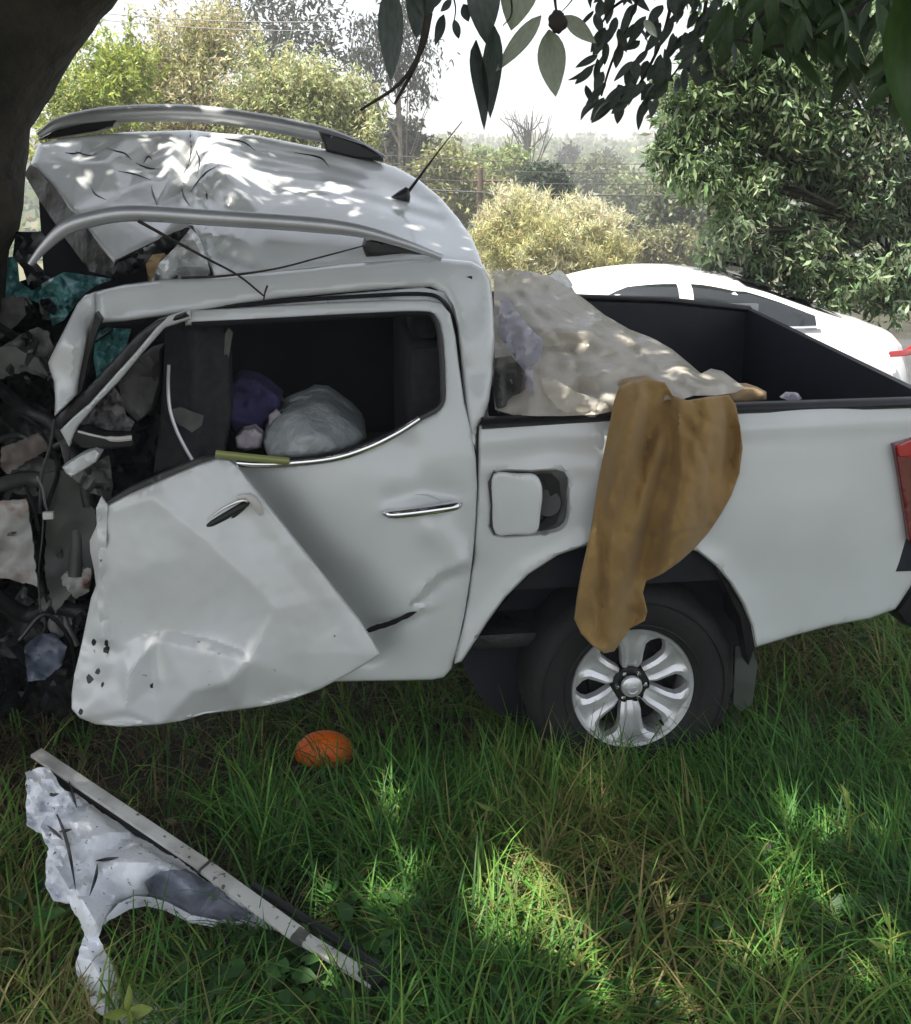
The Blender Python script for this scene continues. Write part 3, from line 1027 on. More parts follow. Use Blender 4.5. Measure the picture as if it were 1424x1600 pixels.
def canopy_points():
    g = np.random.default_rng(19)
    out = []
    for k in range(620):
        c = np.array([g.uniform(-4.9, 2.3), g.uniform(-0.7, 4.7), g.uniform(4.0, 5.8)])
        r = g.uniform(0.22, 0.45)
        n = int(125 * (r / 0.3) ** 2)
        out.append(c + g.normal(size=(n, 3)) * r * np.array([1, 1, 0.5]))
    p = np.concatenate(out)
    p = p[p[:, 2] > 3.35 + 0.12 * np.maximum(0, p[:, 1])]
    # openings between the leaves through which the sun falls
    S = np.array(SUN_DIR)
    gaps = [(Q(x, y, .08)[0], r) for x, y, r in ((795, 1335, .08), (835, 1400, .15), (800, 1450, .10), (880, 1430, .11), (760, 1400, .07), (920, 1500, .07), (1085, 1440, .07), (1378, 1560, .09), (1318, 1410, .07), (1150, 1500, .06), (1400, 1480, .06), (1000, 1560, .06), (680, 1240, .04), (380, 1250, .04), (1240, 1330, .05), (60, 1560, .06), (560, 1420, .04), (745, 1590, .05), (1240, 1480, .04), (960, 1250, .04),
                                                  (1090, 1570, .06), (620, 1290, .04))]
    gaps += [(P(x, y, d)[0], r) for x, y, d, r in ((280, 216, 1.15, .09), (318, 225, 1.15, .07), (275, 275, .95, .06), (360, 225, 1.1, .05), (368, 262, .95, .06), (425, 278, .9, .07), (440, 270, .9, .05), (490, 305, .75, .06), (475, 310, .75, .05), (535, 292, .9, .05), (390, 300, .8, .06),
                                                      (580, 305, .85, .04), (655, 345, .6, .05), (560, 325, .7, .05), (300, 250, 1.0, .06), (340, 320, .6, .06), (350, 375, .4, .05), (145, 275, .95, .05), (140, 247, 1.05, .04), (560, 422, .25, .04), (600, 420, .25, .04), (640, 420, .25, .04),
                                                      (925, 688, .02, .06), (968, 690, -.05, .05), (330, 425, .3, .04), (260, 420, .3, .04), (470, 660, .1, .03), (1010, 530, .4, .05), (1060, 585, .2, .05), (800, 480, .5, .04), (360, 180, 1.25, .10), (960, 640, .03, .05))]
    gr = np.random.default_rng(77)
    gaps += [(Q(gr.uniform(560, 1424), gr.uniform(1240, 1600), .08)[0], gr.uniform(.03, .08)) for _ in range(26)]
    gaps += [(Q(gr.uniform(0, 600), gr.uniform(1240, 1600), .08)[0], gr.uniform(.025, .05)) for _ in range(9)]
    ok = np.ones(len(p), bool)
    for c, r in gaps:
        v = p - c[None]
        t = v @ S
        ok &= np.linalg.norm(v - t[:, None] * S[None], axis=1) > r * .75 + .04
    return p[ok]


cp_ = canopy_points()
link('crown', leaf_cloud('crown', cp_ - np.array([0, 0, .05]), 0.13, 0.5, (0.05, 0.075, 0.025), 0.3, 0.3, 4, 1.6), M['leaf'], tree)

# ------------------------------------------------------------------ the tree at the right
Y0 = 6.9
cs, rs = crown_px([(1110, 190, 70, .2), (1190, 130, 90, .3), (1090, 265, 52, 0), (1170, 290, 75, .2), (1260, 230, 95, .4), (1150, 355, 52, 0),
                   (1240, 385, 70, .2), (1340, 330, 95, .5), (1400, 200, 95, .5), (1320, 90, 110, .6), (1420, 420, 55, .2), (1330, 430, 50, .1), (1480, 300, 110, .6), (1250, 440, 36, .1), (1190, 415, 40, .1), (1300, 455, 34, .1), (1390, 460, 45, .2), (1060, 215, 48, .1), (1215, 200, 80, .3), (1075, 135, 50, .2), (1140, 60, 70, .3), (1230, 40, 80, .4), (1040, 250, 30, .1), (1110, 400, 26, .1)], Y0)
plant_tree('willow_leaved_tree', 'leafy green tree with narrow leaves filling the right, above the white car', 'tree', (4.5, 8.0, 0.0), cs, rs,
           54000, 0.078, 0.27, (0.13, 0.19, 0.08), M['bark'], 0.10, seed=61, var=0.5, droop=0.5, shell=0.3, sub=60, subr=0.15, col2=(0.32, 0.38, 0.27),
           trunk_to=wp(1500, 250, Y0 + .6))


# ------------------------------------------------------------------ hanging leaves near the camera
def leaf_mesh(name, L, wid, bend=0.12, fold=0.12, tip=1.0, seg=9):
    """a lance-shaped leaf hanging along -Z from its stalk, facing -Y"""
    V, F = [], []
    for i in range(seg + 1):
        t = i / seg
        ww = wid * 0.5 * (math.sin(PI * min(1, t ** 0.85)) ** 0.8) * (1 - 0.25 * t)
        if i == 0:
            ww = wid * 0.03
        z, y = -L * t, bend * L * math.sin(PI * t * 0.9) * 0.5
        V += [(-ww, y - fold * ww * 1.2, z), (0, y, z), (ww, y - fold * ww * 1.2, z)]
        if i:
            b = 3 * i
            F += [(b - 3, b - 2, b + 1, b), (b - 2, b - 1, b + 2, b + 1)]
    th = 0.0006
    n = len(V)
    V += [(x, y + th, z) for x, y, z in V]
    F += [tuple(n + i for i in reversed(f)) for f in F]
    return mesh_np(name, V, np.array(F), smooth=True)


VAR = {}


def variant(me):
    if me.name not in VAR:
        vs_ = [me]
        for bend, fold in ((.35, .25), (-.25, .05), (.5, .4)):
            m2 = leaf_mesh(me.name, 1.0, 1.0, bend, fold)
            m2.materials.append(me.materials[0])
            vs_.append(m2)
        VAR[me.name] = vs_
    return rnd.choice(VAR[me.name])


def place_leaf(me, base, tip, parent, m=None, yaw=0.0, name='leaf', width=None, wid0=1.0, L0=1.0):
    if L0 == 1.0:
        me = variant(me)
    base, tip = Vector(base), Vector(tip)
    z = (base - tip)
    L = z.length
    z.normalize()
    y = Vector((math.sin(yaw), math.cos(yaw), 0))
    x = y.cross(z).normalized()
    y = z.cross(x)
    o = bpy.data.objects.new(name, me)
    COL.objects.link(o)
    if len(me.materials) == 0 and m is not None:
        me.materials.append(m)
    s = L / L0
    sw = (width / wid0) if width else s
    Mx = Matrix((x * sw, y * s, z * s)).transposed().to_4x4()
    Mx.translation = base - wloc(parent)
    o.matrix_local = Mx
    o.parent = parent
    return o


LM_dark = leaf_mesh('broad_leaf', 1.0, 1.0)
LM_dark.materials.append(M['leaf_big'])
LM_pale = leaf_mesh('pale_leaf', 1.0, 1.0)
LM_pale.materials.append(M['leaf_pale'])
YL = 1.75


def hang(items, Y, root):
    for (x0, y0, x1, y1, wd, pale, yaw) in items:
        place_leaf(LM_pale if pale else LM_dark, wp(x0, y0, Y), wp(x1, y1, Y + .02), root, width=wd / FPX * Y, yaw=yaw)


root = thing('hanging_branch', 'leafy twig with broad dark and pale leaves hanging into the sky at top centre', 'branch', wp(830, -60, YL))
hang([(612, -25, 610, 128, 47, 0, .3), (667, -60, 652, 62, 56, 0, -.3), (758, -60, 760, 68, 58, 0, .2), (745, 62, 752, 205, 30, 0, .5),
      (772, 40, 768, 186, 36, 0, -.2), (846, 24, 774, 112, 30, 1, .2), (828, -60, 800, 48, 66, 1, .3), (858, 46, 870, 152, 50, 1, -.1),
      (882, 24, 932, 68, 28, 1, .1), (694, 22, 679, 72, 18, 0, .2), (710, 30, 717, 60, 14, 0, 0), (706, 0, 688, 18, 14, 0, .3),
      (724, 6, 733, 34, 20, 0, -.3), (690, -20, 676, 14, 18, 0, .1), (920, -15, 924, 14, 8, 0, 0), (640, -40, 660, 30, 26, 0, .8)], YL, root)


def twig(name, pxs, Y, r, parent, m=None):
    pts = cat_rom([wp(a, b, Y) for a, b in pxs], n=4)
    return tube(name, pts, list(np.linspace(r, r * 0.45, len(pts))), m or M['twig'], parent, 6)


twig('stem', [(672, 20), (660, 75), (625, 130), (563, 172)], YL - .01, .0055, root)
twig('stem', [(668, 25), (655, 85), (640, 120), (617, 162)], YL + .01, .0055, root)
twig('stem', [(866, -20), (868, 5), (872, 32)], YL, .0035, root)
twig('stem', [(700, -30), (712, 10), (708, 40)], YL, .002, root)
twig('stem', [(905, -15), (890, 5), (878, 18)], YL, .0016, root)
twig('stem', [(795, -30), (800, 20), (786, 40)], YL, .002, root)
bm = bmesh.new()
bmesh.ops.create_icosphere(bm, subdivisions=3, radius=0.0145)
c = Vector(wp(872, 34, YL - .015))
for v in bm.verts:
    k = 1 + 0.3 * noise.noise(v.co * 180)
    v.co = Vector((v.co.x * k, v.co.y * k, v.co.z * k * 1.25)) + c
link('bud', mesh_bm('bud', bm, 60), M['twig'], root)

# dark leafy branch, top right of centre
YD = 2.9
root = thing('leafy_branch', 'dark leafy branch hanging against the white sky, left of the right tree', 'branch', wp(1010, -40, YD))
LM_mid = leaf_mesh('mid_leaf', 1.0, 1.0)
LM_mid.materials.append(mat('shaded_leaf', (0.17, 0.21, 0.18), 0.5, col2=(0.12, 0.15, 0.13), nscale=8, trans=0.48))
g = random.Random(12)
zone = [(935, -20), (925, 30), (945, 80), (905, 115), (915, 150), (945, 185), (968, 195), (985, 175), (1010, 180), (1050, 150), (1110, 130), (1150, 90), (1160, -20)]
k = 0
while k < 150:
    x, y = g.uniform(900, 1165), g.uniform(-30, 185)
    if not in_poly(np.array([x]), np.array([y]), zone)[0]:
        continue
    k += 1
    a = g.gauss(-0.35, 0.5)
    L = g.uniform(28, 46)
    Y = YD + g.uniform(-.25, .35)
    place_leaf(LM_mid, wp(x, y - L * .4, Y), wp(x + L * math.sin(a), y + L * .6 * math.cos(a), Y + g.uniform(-.03, .03)), root,
               width=g.uniform(12, 19) / FPX * Y, yaw=g.gauss(0, .5))
for s in ([(1010, -40), (985, 30), (955, 100), (940, 150)], [(1060, -40), (1035, 60), (1000, 130), (970, 175)], [(1110, -30), (1090, 60), (1050, 120)], [(1010, -20), (960, 10), (938, 40)]):
    twig('stem', s, YD, .006, root)

# near dark foliage overhanging the top right corner
YN = 2.3
root = thing('overhanging_branch', 'deep green shaded foliage overhanging the top right corner', 'branch', wp(1300, -60, YN))
LM_over = leaf_mesh('overhead_leaf', 1.0, 1.0)
LM_over.materials.append(mat('overhead_leaf', (0.085, 0.15, 0.055), 0.5, col2=(0.06, 0.11, 0.042), nscale=8, trans=0.35))
k = 0
zone = [(1120, -30), (1130, 70), (1175, 95), (1215, 80), (1240, 125), (1300, 110), (1330, 150), (1370, 120), (1390, 200), (1440, 220), (1440, -30)]
while k < 130:
    x, y = g.uniform(1100, 1440), g.uniform(-40, 220)
    if not in_poly(np.array([x]), np.array([y]), zone)[0]:
        continue
    k += 1
    a = g.gauss(0.1, 0.6)
    L = g.uniform(50, 85)
    Y = YN + g.uniform(-.3, .4)
    place_leaf(LM_over, wp(x, y - L * .5, Y), wp(x + L * math.sin(a), y + L * .5 * math.cos(a), Y + g.uniform(-.04, .04)), root,
               width=g.uniform(20, 30) / FPX * Y, yaw=g.gauss(0, .6))
for s in ([(1440, -60), (1330, 20), (1230, 70), (1140, 60)], [(1440, 20), (1400, 90), (1390, 180)], [(1250, -60), (1200, 10), (1160, 60)]):
    twig('stem', s, YN, .007, root)
root = thing('big_leaf', 'large soft green leaf at the right edge of the top corner', 'leaf', wp(1440, 120, .8))
LM_near = leaf_mesh('near_leaf', 1.0, 1.0)
LM_near.materials.append(mat('near_leaf', (0.06, 0.13, 0.025), 0.5, col2=(0.045, 0.10, 0.02), nscale=8, trans=0.35))
place_leaf(LM_near, wp(1420, -30, .8), wp(1432, 215, .8), root, width=92 / FPX * .8, yaw=.2, name='leaf_blade')
twig('stem', [(1424, -70), (1421, -50), (1420, -28)], .8, .002, root)

# ================================================================== THE WRECKED PICKUP
truck = thing('pickup_truck', 'wrecked white crew cab pickup with crushed cab, torn front door and open fuel flap', 'pickup truck', tuple(TO))

# ---- cab shell: roof side, rear pillar, sill of the door opening
cab_d = tps([(145, 455, .20), (300, 430, .24), (500, 412, .25), (690, 404, .25), (755, 418, .28), (150, 505, .15), (360, 475, .17), (660, 450, .16),
             (768, 440, .26), (770, 570, .12), (762, 640, .06), (728, 600, .09), (725, 520, .13), (745, 690, .04), (745, 540, .12)])
cab_out = [(142, 458), (190, 446), (245, 439), (330, 432), (420, 425), (560, 411), (640, 405), (700, 405), (738, 409), (757, 419), (767, 438), (771, 480),
           (773, 530), (771, 580), (765, 625), (756, 655), (747, 668), (744, 705), (736, 690), (729, 640), (724, 590), (720, 545), (715, 510), (707, 478), (694, 458), (672, 448),
           (620, 450), (550, 456), (440, 466), (380, 474), (320, 484), (255, 494), (195, 502), (152, 505), (146, 485)]
panel('cab_side', cab_out, add_f(cab_d, crease([(250, 478), (420, 452), (600, 437), (700, 432)], -.012, 14, 'tent'), fbm(.012, 90, 3), crease([(148, 455), (152, 500)], .02, 8, 'gauss')),
      M['paint'], truck, step=10, thick=.03, roll=(9, .03), sharp=50)
# door aperture rebate, darker gap behind the door frame
panel('door_aperture', [(330, 486), (440, 470), (550, 459), (660, 449), (700, 458), (716, 490), (728, 560), (736, 650), (742, 700), (715, 640), (705, 560), (690, 500), (660, 480), (500, 490), (330, 500)],
      add_f(const(.21)), M['paint_torn'], truck, step=12, thick=.02)
tube('door_seal', cat_rom([PT(x, y, .19) for x, y in ((350, 480), (450, 470), (560, 463), (655, 459), (690, 468), (708, 500), (718, 560), (728, 640))], n=5), .008, M['black'], truck, 6)

# ---- roof
roof_d = tps([(50, 255, 1.0), (60, 225, 1.12), (130, 212, 1.18), (200, 205, 1.22), (300, 203, 1.25), (400, 210, 1.27), (480, 228, 1.28), (560, 245, 1.28), (620, 262, 1.26),
              (175, 408, .42), (110, 330, .72), (300, 352, .44), (235, 440, .24), (420, 425, .26), (560, 411, .27), (680, 405, .27), (755, 418, .30), (745, 388, .50), (720, 345, .80), (680, 300, 1.06),
              (500, 330, .62), (600, 340, .60), (420, 340, .60), (400, 270, .95), (560, 290, .95), (330, 300, .70), (220, 300, .82), (250, 250, 1.05), (320, 400, .36)])
roof_out = [(48, 256), (60, 224), (95, 216), (130, 212), (200, 206), (300, 203), (345, 208), (400, 211), (480, 227), (560, 244), (620, 261), (655, 281), (688, 308), (718, 343), (738, 372), (748, 395), (757, 420),
            (735, 412), (700, 407), (640, 407), (560, 413), (500, 419), (420, 427), (335, 434), (330, 420), (318, 395), (300, 354), (240, 380), (178, 410), (150, 378), (120, 340), (85, 297)]
roof_f = facet([(48, 256, 0), (60, 224, 0), (130, 212, 0), (200, 206, 0), (262, 203, .0), (300, 203, .10), (345, 208, -.04), (400, 211, 0), (480, 227, 0), (620, 261, 0), (718, 343, 0), (757, 420, 0), (640, 407, 0), (500, 419, 0), (420, 427, 0), (335, 434, 0),
                (300, 354, .0), (240, 380, 0), (178, 410, 0), (110, 330, 0),
                (296, 250, .13), (286, 300, .16), (262, 282, -.04), (240, 270, .06), (242, 325, .04), (326, 236, -.07), (345, 262, -.10), (312, 284, -.04), (330, 302, .06), (366, 286, -.09), (352, 332, .03),
                (302, 332, .09), (322, 366, -.06), (345, 398, .05), (376, 372, -.04), (404, 332, -.02), (395, 250, -.03), (430, 290, .015), (200, 244, -.02), (140, 240, .06), (122, 254, -.03), (172, 252, -.03), (214, 260, .05),
                (236, 282, -.02), (190, 300, -.01), (150, 300, .03), (165, 316, -.02), (270, 240, -.03), (275, 340, -.02), (500, 262, .03), (520, 300, -.02), (610, 300, .0), (540, 345, .02), (640, 350, .0)], (), 2.5)
roof_fn = add_f(roof_d, roof_f, crease([(390, 232), (500, 252), (650, 300)], .038, 9, 'gauss'), crease([(400, 258), (520, 276), (680, 318)], .034, 8, 'gauss'), crease([(410, 285), (540, 302), (690, 346)], .034, 8, 'gauss'),
                crease([(340, 400), (420, 372), (560, 380), (660, 395)], -.03, 22, 'gauss'), lambda x, y: fbm(.03, 34, 5, 3, True)(x, y) * np.exp(-((x - 318) / 45) ** 2))
roof = panel('roof', roof_out, roof_fn, M['paint'], truck, step=5, thick=.012, roll=(8, .03), sharp=28)
for ln in ([(118, 236), (128, 240), (140, 243), (152, 240)], [(166, 231), (182, 236), (196, 240), (206, 250)], [(184, 267), (210, 272), (236, 281)], [(224, 255), (232, 244), (238, 250)], [(212, 254), (230, 262), (248, 264)], [(297, 204), (299, 236), (295, 256), (287, 270)],
           [(283, 290), (288, 308), (297, 322)], [(297, 300), (312, 280), (324, 268), (342, 258)], [(143, 294), (150, 304), (166, 312)], [(322, 298), (324, 312)], [(102, 238), (115, 240), (128, 237)], [(236, 290), (240, 306), (246, 320)], [(305, 232), (312, 250), (309, 270)],
           [(460, 238), (500, 246), (515, 262)], [(344, 215), (380, 222), (400, 236)]):
    c_ = np.array(cat_rom(ln, n=5))
    pp_ = P(c_[:, 0], c_[:, 1], roof_fn(c_[:, 0], c_[:, 1]) - .001)
    nn_ = len(pp_)
    tube('crack', pp_, [.0008 + .0034 * math.sin(PI * i / (nn_ - 1)) ** 1.5 for i in range(nn_)], M['black'], roof, 5)
# hanging torn pieces of roof side
panel('torn_roof_edge', [(236, 440), (250, 410), (275, 385), (298, 356), (312, 372), (322, 400), (330, 432), (280, 438)],
      add_f(const(.30), fbm(.10, 30, 2, 3, True)), M['paint'], truck, step=7, thick=.006, sharp=30)
panel('torn_headlining', [(165, 425), (185, 412), (230, 385), (270, 362), (298, 354), (292, 372), (272, 386), (246, 398), (236, 412), (210, 425), (178, 440)],
      add_f(const(.38), fbm(.06, 30, 4)), M['black'], truck, step=7, thick=.03, jag=2)
panel('torn_headlining', [(232, 440), (228, 412), (238, 398), (256, 396), (268, 410), (272, 436)],
      add_f(const(.36), fbm(.04, 20, 4)), M['tan'], truck, step=7, thick=.02)
panel('windscreen_header', [(46, 258), (56, 262), (90, 300), (130, 350), (180, 410), (172, 432), (140, 424), (100, 370), (60, 310), (38, 272)],
      add_f(tps([(46, 258, 1.0), (110, 340, .74), (176, 415, .46), (60, 310, .98), (140, 424, .6)]), fbm(.03, 30, 4)), M['inner_dark'], truck, step=9, thick=.04)
# roof seams and scratches left as thin dark strips
for pts_ in ([(292, 352), (330, 390), (375, 425), (410, 460)],):
    pass

# ---- roof rails
def rail(name, pxs, r, m, parent):
    pts = [PT(*c) for c in pxs]
    pts = cat_rom(pts, n=6)
    n = len(pts)
    rr = [r * (0.35 + 0.65 * min(1, 4 * i / n, 3 * (n - 1 - i) / n + .1)) for i in range(n)]
    return tube(name, pts, rr, m, parent, 10, 0.8, (0, 0, 1))


nr = rail('roof_rail', [(47, 413, .22), (70, 385, .22), (100, 358, .22), (135, 344, .22), (205, 333, .22), (330, 340, .22), (480, 350, .23), (560, 360, .23), (625, 378, .24), (690, 402, .27)], .028, M['rail'], truck)
nr['label'] = 'silver near roof rail bent up and torn loose at its front end'
panel('rail_foot', [(570, 372), (625, 378), (680, 400), (640, 405), (572, 401), (566, 385)], add_f(const(.27)), M['black'], nr, step=12, thick=.05, roll=(6, .02))
fr_ = rail('roof_rail', [(60, 212, 1.20), (100, 190, 1.24), (190, 178, 1.26), (300, 177, 1.28), (400, 189, 1.29), (500, 209, 1.30), (560, 228, 1.30), (602, 249, 1.28)], .038, M['rail'], truck)
fr_['label'] = 'far roof rail with black feet, standing off the crumpled roof'
panel('rail_foot', [(62, 208), (100, 192), (150, 181), (192, 179), (178, 198), (150, 206), (100, 214), (60, 219)], add_f(const(1.235)), M['black'], fr_, step=12, thick=.05, roll=(5, .02))
panel('rail_foot', [(498, 205), (530, 212), (570, 225), (600, 243), (598, 252), (550, 247), (510, 236)], add_f(const(1.25)), M['black'], fr_, step=12, thick=.05, roll=(5, .02))

# ---- antenna
at_ = PT(630, 308, .88)
bm = bmesh.new()
bmesh.ops.create_uvsphere(bm, u_segments=16, v_segments=8, radius=1)
for v in bm.verts:
    v.co = Vector((v.co.x * .042 * (1.15 if v.co.x < 0 else .7), v.co.y * .022, max(-.3, v.co.z) * .028 * (1.25 + v.co.x * .9)))
    v.co = Vector(v.co.x * EX + v.co.y * EY) + Vector((0, 0, v.co.z)) + at_
an = link('antenna', mesh_bm('antenna', bm, 40), M['black'], truck)
tube('whip', [PT(634, 305, .88), PT(660, 270, .9), PT(690, 230, .93), PT(722, 190, .97)], [.0075, .0055, .003, .0018], M['black'], an, 6)

# ---- windscreen pillar and torn door frame
pil_out = [(147, 457), (132, 462), (121, 474), (102, 512), (86, 543), (75, 566), (78, 580), (84, 596), (86, 625), (85, 650), (100, 637), (118, 618), (125, 580), (132, 545), (142, 515), (150, 486)]
panel('windscreen_pillar', pil_out, add_f(tps([(147, 457, .20), (75, 566, .12), (85, 650, .0), (118, 618, .06), (148, 490, .20), (110, 540, .06)]), crease([(147, 470), (115, 540), (104, 630)], -.02, 12, 'tent')),
      M['paint_dirty'], truck, step=9, thick=.03, roll=(7, .025))
panel('pillar_seal', [(150, 488), (158, 500), (147, 530), (138, 560), (128, 610), (118, 622), (124, 590), (132, 548), (142, 516)], const(.10), M['black'], truck, step=10, thick=.04)
panel('door_seal', [(86, 653), (100, 640), (130, 612), (170, 570), (215, 522), (246, 500), (290, 487), (296, 494), (258, 508), (228, 535), (180, 592), (128, 645), (97, 672), (90, 668)],
      const(.085), M['black'], truck, step=10, thick=.04, roll=(4, .01))
panel('window_frame', [(94, 672), (108, 698), (120, 668), (150, 632), (184, 598), (222, 552), (258, 512), (298, 499), (296, 484), (262, 495), (244, 512), (214, 548), (176, 590), (140, 630), (116, 650)],
      tps([(94, 672, .03), (150, 622, .05), (222, 545, .07), (298, 490, .10)]), M['paint_dirty'], truck, step=9, thick=.025, roll=(4, .012))

# ---- rear door
rd_out = [(288, 487), (400, 480), (520, 473), (620, 469), (668, 469), (690, 474), (704, 490), (712, 525), (718, 575), (726, 630), (737, 672), (744, 715), (746, 760), (744, 810), (741, 850),
          (735, 905), (726, 960), (716, 1010), (706, 1045), (694, 1059), (676, 1063), (620, 1064), (560, 1065), (500, 1066), (460, 1062), (450, 1000), (400, 880), (345, 760), (322, 722),
          (345, 713), (400, 722), (460, 722), (520, 715), (575, 697), (620, 675), (655, 655), (680, 645), (690, 630), (692, 600), (690, 545), (684, 505), (674, 492), (655, 489), (550, 493), (400, 502), (290, 509)]
rd_d = tps([(288, 495, .14), (500, 483, .155), (680, 480, .15), (705, 540, .115), (715, 600, .08), (340, 718, .03), (470, 730, .015), (600, 700, .02), (720, 680, .03), (745, 760, .015),
            (500, 800, .005), (650, 800, -.02), (741, 850, .02), (560, 900, .03), (700, 900, .0), (600, 1000, .03), (700, 1050, .06), (520, 1064, .08), (420, 900, .08), (380, 800, .06), (640, 950, -.005)])
rdoor = panel('rear_door', rd_out, add_f(rd_d, crease([(390, 745), (460, 840), (520, 920), (575, 990)], .085, 40, 'gauss'),
                                         crease([(655, 935), (690, 900), (742, 882)], .030, 18, 'step'), crease([(540, 1000), (600, 978), (655, 958)], .024, 16, 'step'),
                                         crease([(640, 700), (650, 740), (690, 760)], .012, 22, 'gauss'), crease([(560, 905), (600, 960)], .02, 30, 'gauss'),
                                         crease([(612, 778), (660, 768), (712, 775)], .018, 16, 'gauss'), crease([(680, 830), (720, 870)], -.03, 26, 'gauss'), fbm(.006, 120, 4, 2)),
              M['paint'], truck, step=8, thick=.02, roll=(5, .018), sharp=45)


def handle(parent, a, b, d, r, m, off=-.03):
    A, B = PT(*a, d), PT(*b, d)
    n = Vector(-EY)
    pts = [A + n * .004, A.lerp(B, .1) + n * -off * .8, A.lerp(B, .35) - n * off, A.lerp(B, .7) - n * off, A.lerp(B, .93) + n * -off * .8, B + n * .004]
    pts = cat_rom(pts, n=5)
    k = len(pts)
    return tube('door_handle', pts, [r * (.6 + .4 * math.sin(PI * (.15 + .7 * i / (k - 1)))) for i in range(k)], m, parent, 10, 1.25, (0, 0, 1))


h = handle(rdoor, (603, 801), (717, 786), -.012, .017, M['chrome'])
panel('handle_recess', cat_rom([(618, 792), (640, 775), (670, 773), (692, 785), (690, 800), (665, 812), (632, 810)], True, 4), add_f(const(.0), lambda x, y: .03 * np.exp(-((x - 655) / 26) ** 2 - ((y - 793) / 14) ** 2)),
      M['paint'], rdoor, step=7, thick=.002)
panel('dent_crack', [(572, 984), (590, 976), (618, 968), (640, 958), (652, 957), (636, 966), (618, 975), (594, 983), (576, 988)], add_f(rd_d, const(-.008)), M['black'], rdoor, step=6, thick=.004, jag=1)
# window trims
tube('window_trim', cat_rom([PT(x, y, d) for x, y, d in ((656, 655, .02), (620, 678, .005), (575, 700, .0), (520, 717, .0), (445, 725, .005), (400, 726, .01), (370, 724, .015))], n=5), .012, M['chrome'], rdoor, 8, .6, (0, 0, 1))
tube('window_trim', [PT(337, 709, -.02), PT(390, 715, -.025), PT(452, 721, -.01)], .013, M['olive'], rdoor, 8, .6, (0, 0, 1))
tube('window_seal', cat_rom([PT(x, y, d) for x, y, d in ((300, 507, .13), (420, 501, .13), (550, 494, .13), (655, 490, .13), (679, 498, .125), (688, 530, .11), (692, 590, .08), (689, 632, .05), (655, 654, .03), (600, 684, .025), (520, 713, .02), (420, 720, .02), (345, 711, .03))], n=5), .010, M['black'], rdoor, 6)

# ---- front door, folded outwards
fd_out = [(165, 792), (205, 772), (260, 748), (310, 727), (340, 717), (358, 719), (370, 727), (386, 748), (420, 792), (460, 842), (500, 892), (530, 930), (562, 970), (580, 998), (594, 1023), (575, 1036), (545, 1053), (500, 1077),
          (450, 1095), (415, 1103), (380, 1108), (320, 1116), (285, 1126), (250, 1132), (190, 1136), (150, 1132), (125, 1122), (112, 1108), (112, 1085), (116, 1055), (128, 1005), (136, 965), (142, 935), (150, 915),
          (147, 890), (141, 862), (140, 845), (148, 828), (154, 812), (157, 797)]
fd_pts = [(165, 792, .0), (250, 755, -.01), (340, 717, .0), (385, 748, -.03), (460, 842, -.05), (530, 930, -.07), (594, 1023, -.09), (500, 1077, -.10), (380, 1108, -.05), (250, 1132, -.06), (130, 1124, -.03),
          (112, 1085, .0), (130, 1000, .05), (150, 900, .05), (142, 850, .04),
          (235, 775, -.03), (330, 852, -.095), (372, 892, -.115), (430, 950, -.125),
          (168, 985, .0), (205, 1000, -.02), (262, 985, -.045), (330, 999, -.055), (378, 1016, -.09),
          (188, 1022, -.02), (243, 1000, -.075), (336, 1018, -.125), (390, 1034, -.125), (238, 1078, -.05), (300, 1080, -.13), (356, 1066, -.145),
          (186, 1046, -.035), (200, 1050, -.085), (196, 1108, -.08), (172, 900, -.03), (176, 800, -.015), (470, 1020, -.125), (250, 880, -.055)]
fd_e = [(15, 16), (16, 17), (17, 18), (19, 20), (20, 21), (21, 22), (22, 23), (25, 26), (26, 27), (25, 28), (29, 30), (32, 33)]
fd_d = facet(fd_pts, fd_e, 4.5)
fdoor = panel('front_door', fd_out, add_f(fd_d, crease([(160, 800), (163, 900), (168, 1000)], -.02, 12, 'step'), crease([(395, 770), (500, 905), (585, 1020)], -.012, 20, 'gauss'), fbm(.006, 80, 6, 3),
                                          lambda x, y: fbm(.02, 40, 9, 2, False)(x, y) * np.clip((190 - x) / 60, 0, 1)),
              M['paint_dirty'], truck, step=5, thick=.012, roll=(4, .010), sharp=22)
h = handle(fdoor, (320, 822), (386, 784), -.045, .012, M['alloy_dark'], -.02)
tube('handle_ring', [PT(352 + 40 * math.cos(t) * .86 - 10 * math.sin(t) * -.5, 804 - 40 * math.cos(t) * .52 + 10 * math.sin(t) * .86, -.062) for t in np.linspace(0, 2 * PI, 24)], .005, M['chrome'], fdoor, 6)
h['label'] = 'dark broken handle of the front door'
tube('handle_cover', cat_rom([PT(372, 777, -.065), PT(388, 776, -.075), (PT(400, 786, -.075)), PT(408, 803, -.06)], n=5), [.008] * 5 + [.014] * 6 + [.014, .013, .012, .010, .008], M['wallwhite'], fdoor, 8)
tube('handle_rod', [PT(320, 822, -.05), PT(350, 806, -.072), PT(378, 792, -.06)], .006, M['chrome'], fdoor, 6)
panel('door_top_seal', [(163, 796), (166, 786), (205, 762), (260, 738), (310, 718), (336, 714), (338, 720), (310, 732), (260, 752), (205, 776)], const(.03), M['greenish'], fdoor, step=10, thick=.03)
panel('torn_door_skin', [(150, 795), (158, 776), (168, 790), (166, 850), (172, 920), (176, 985), (160, 1000), (152, 940), (155, 880)], add_f(const(.0), fbm(.02, 30, 3)), M['paint_dirty'], fdoor, step=8, thick=.01)
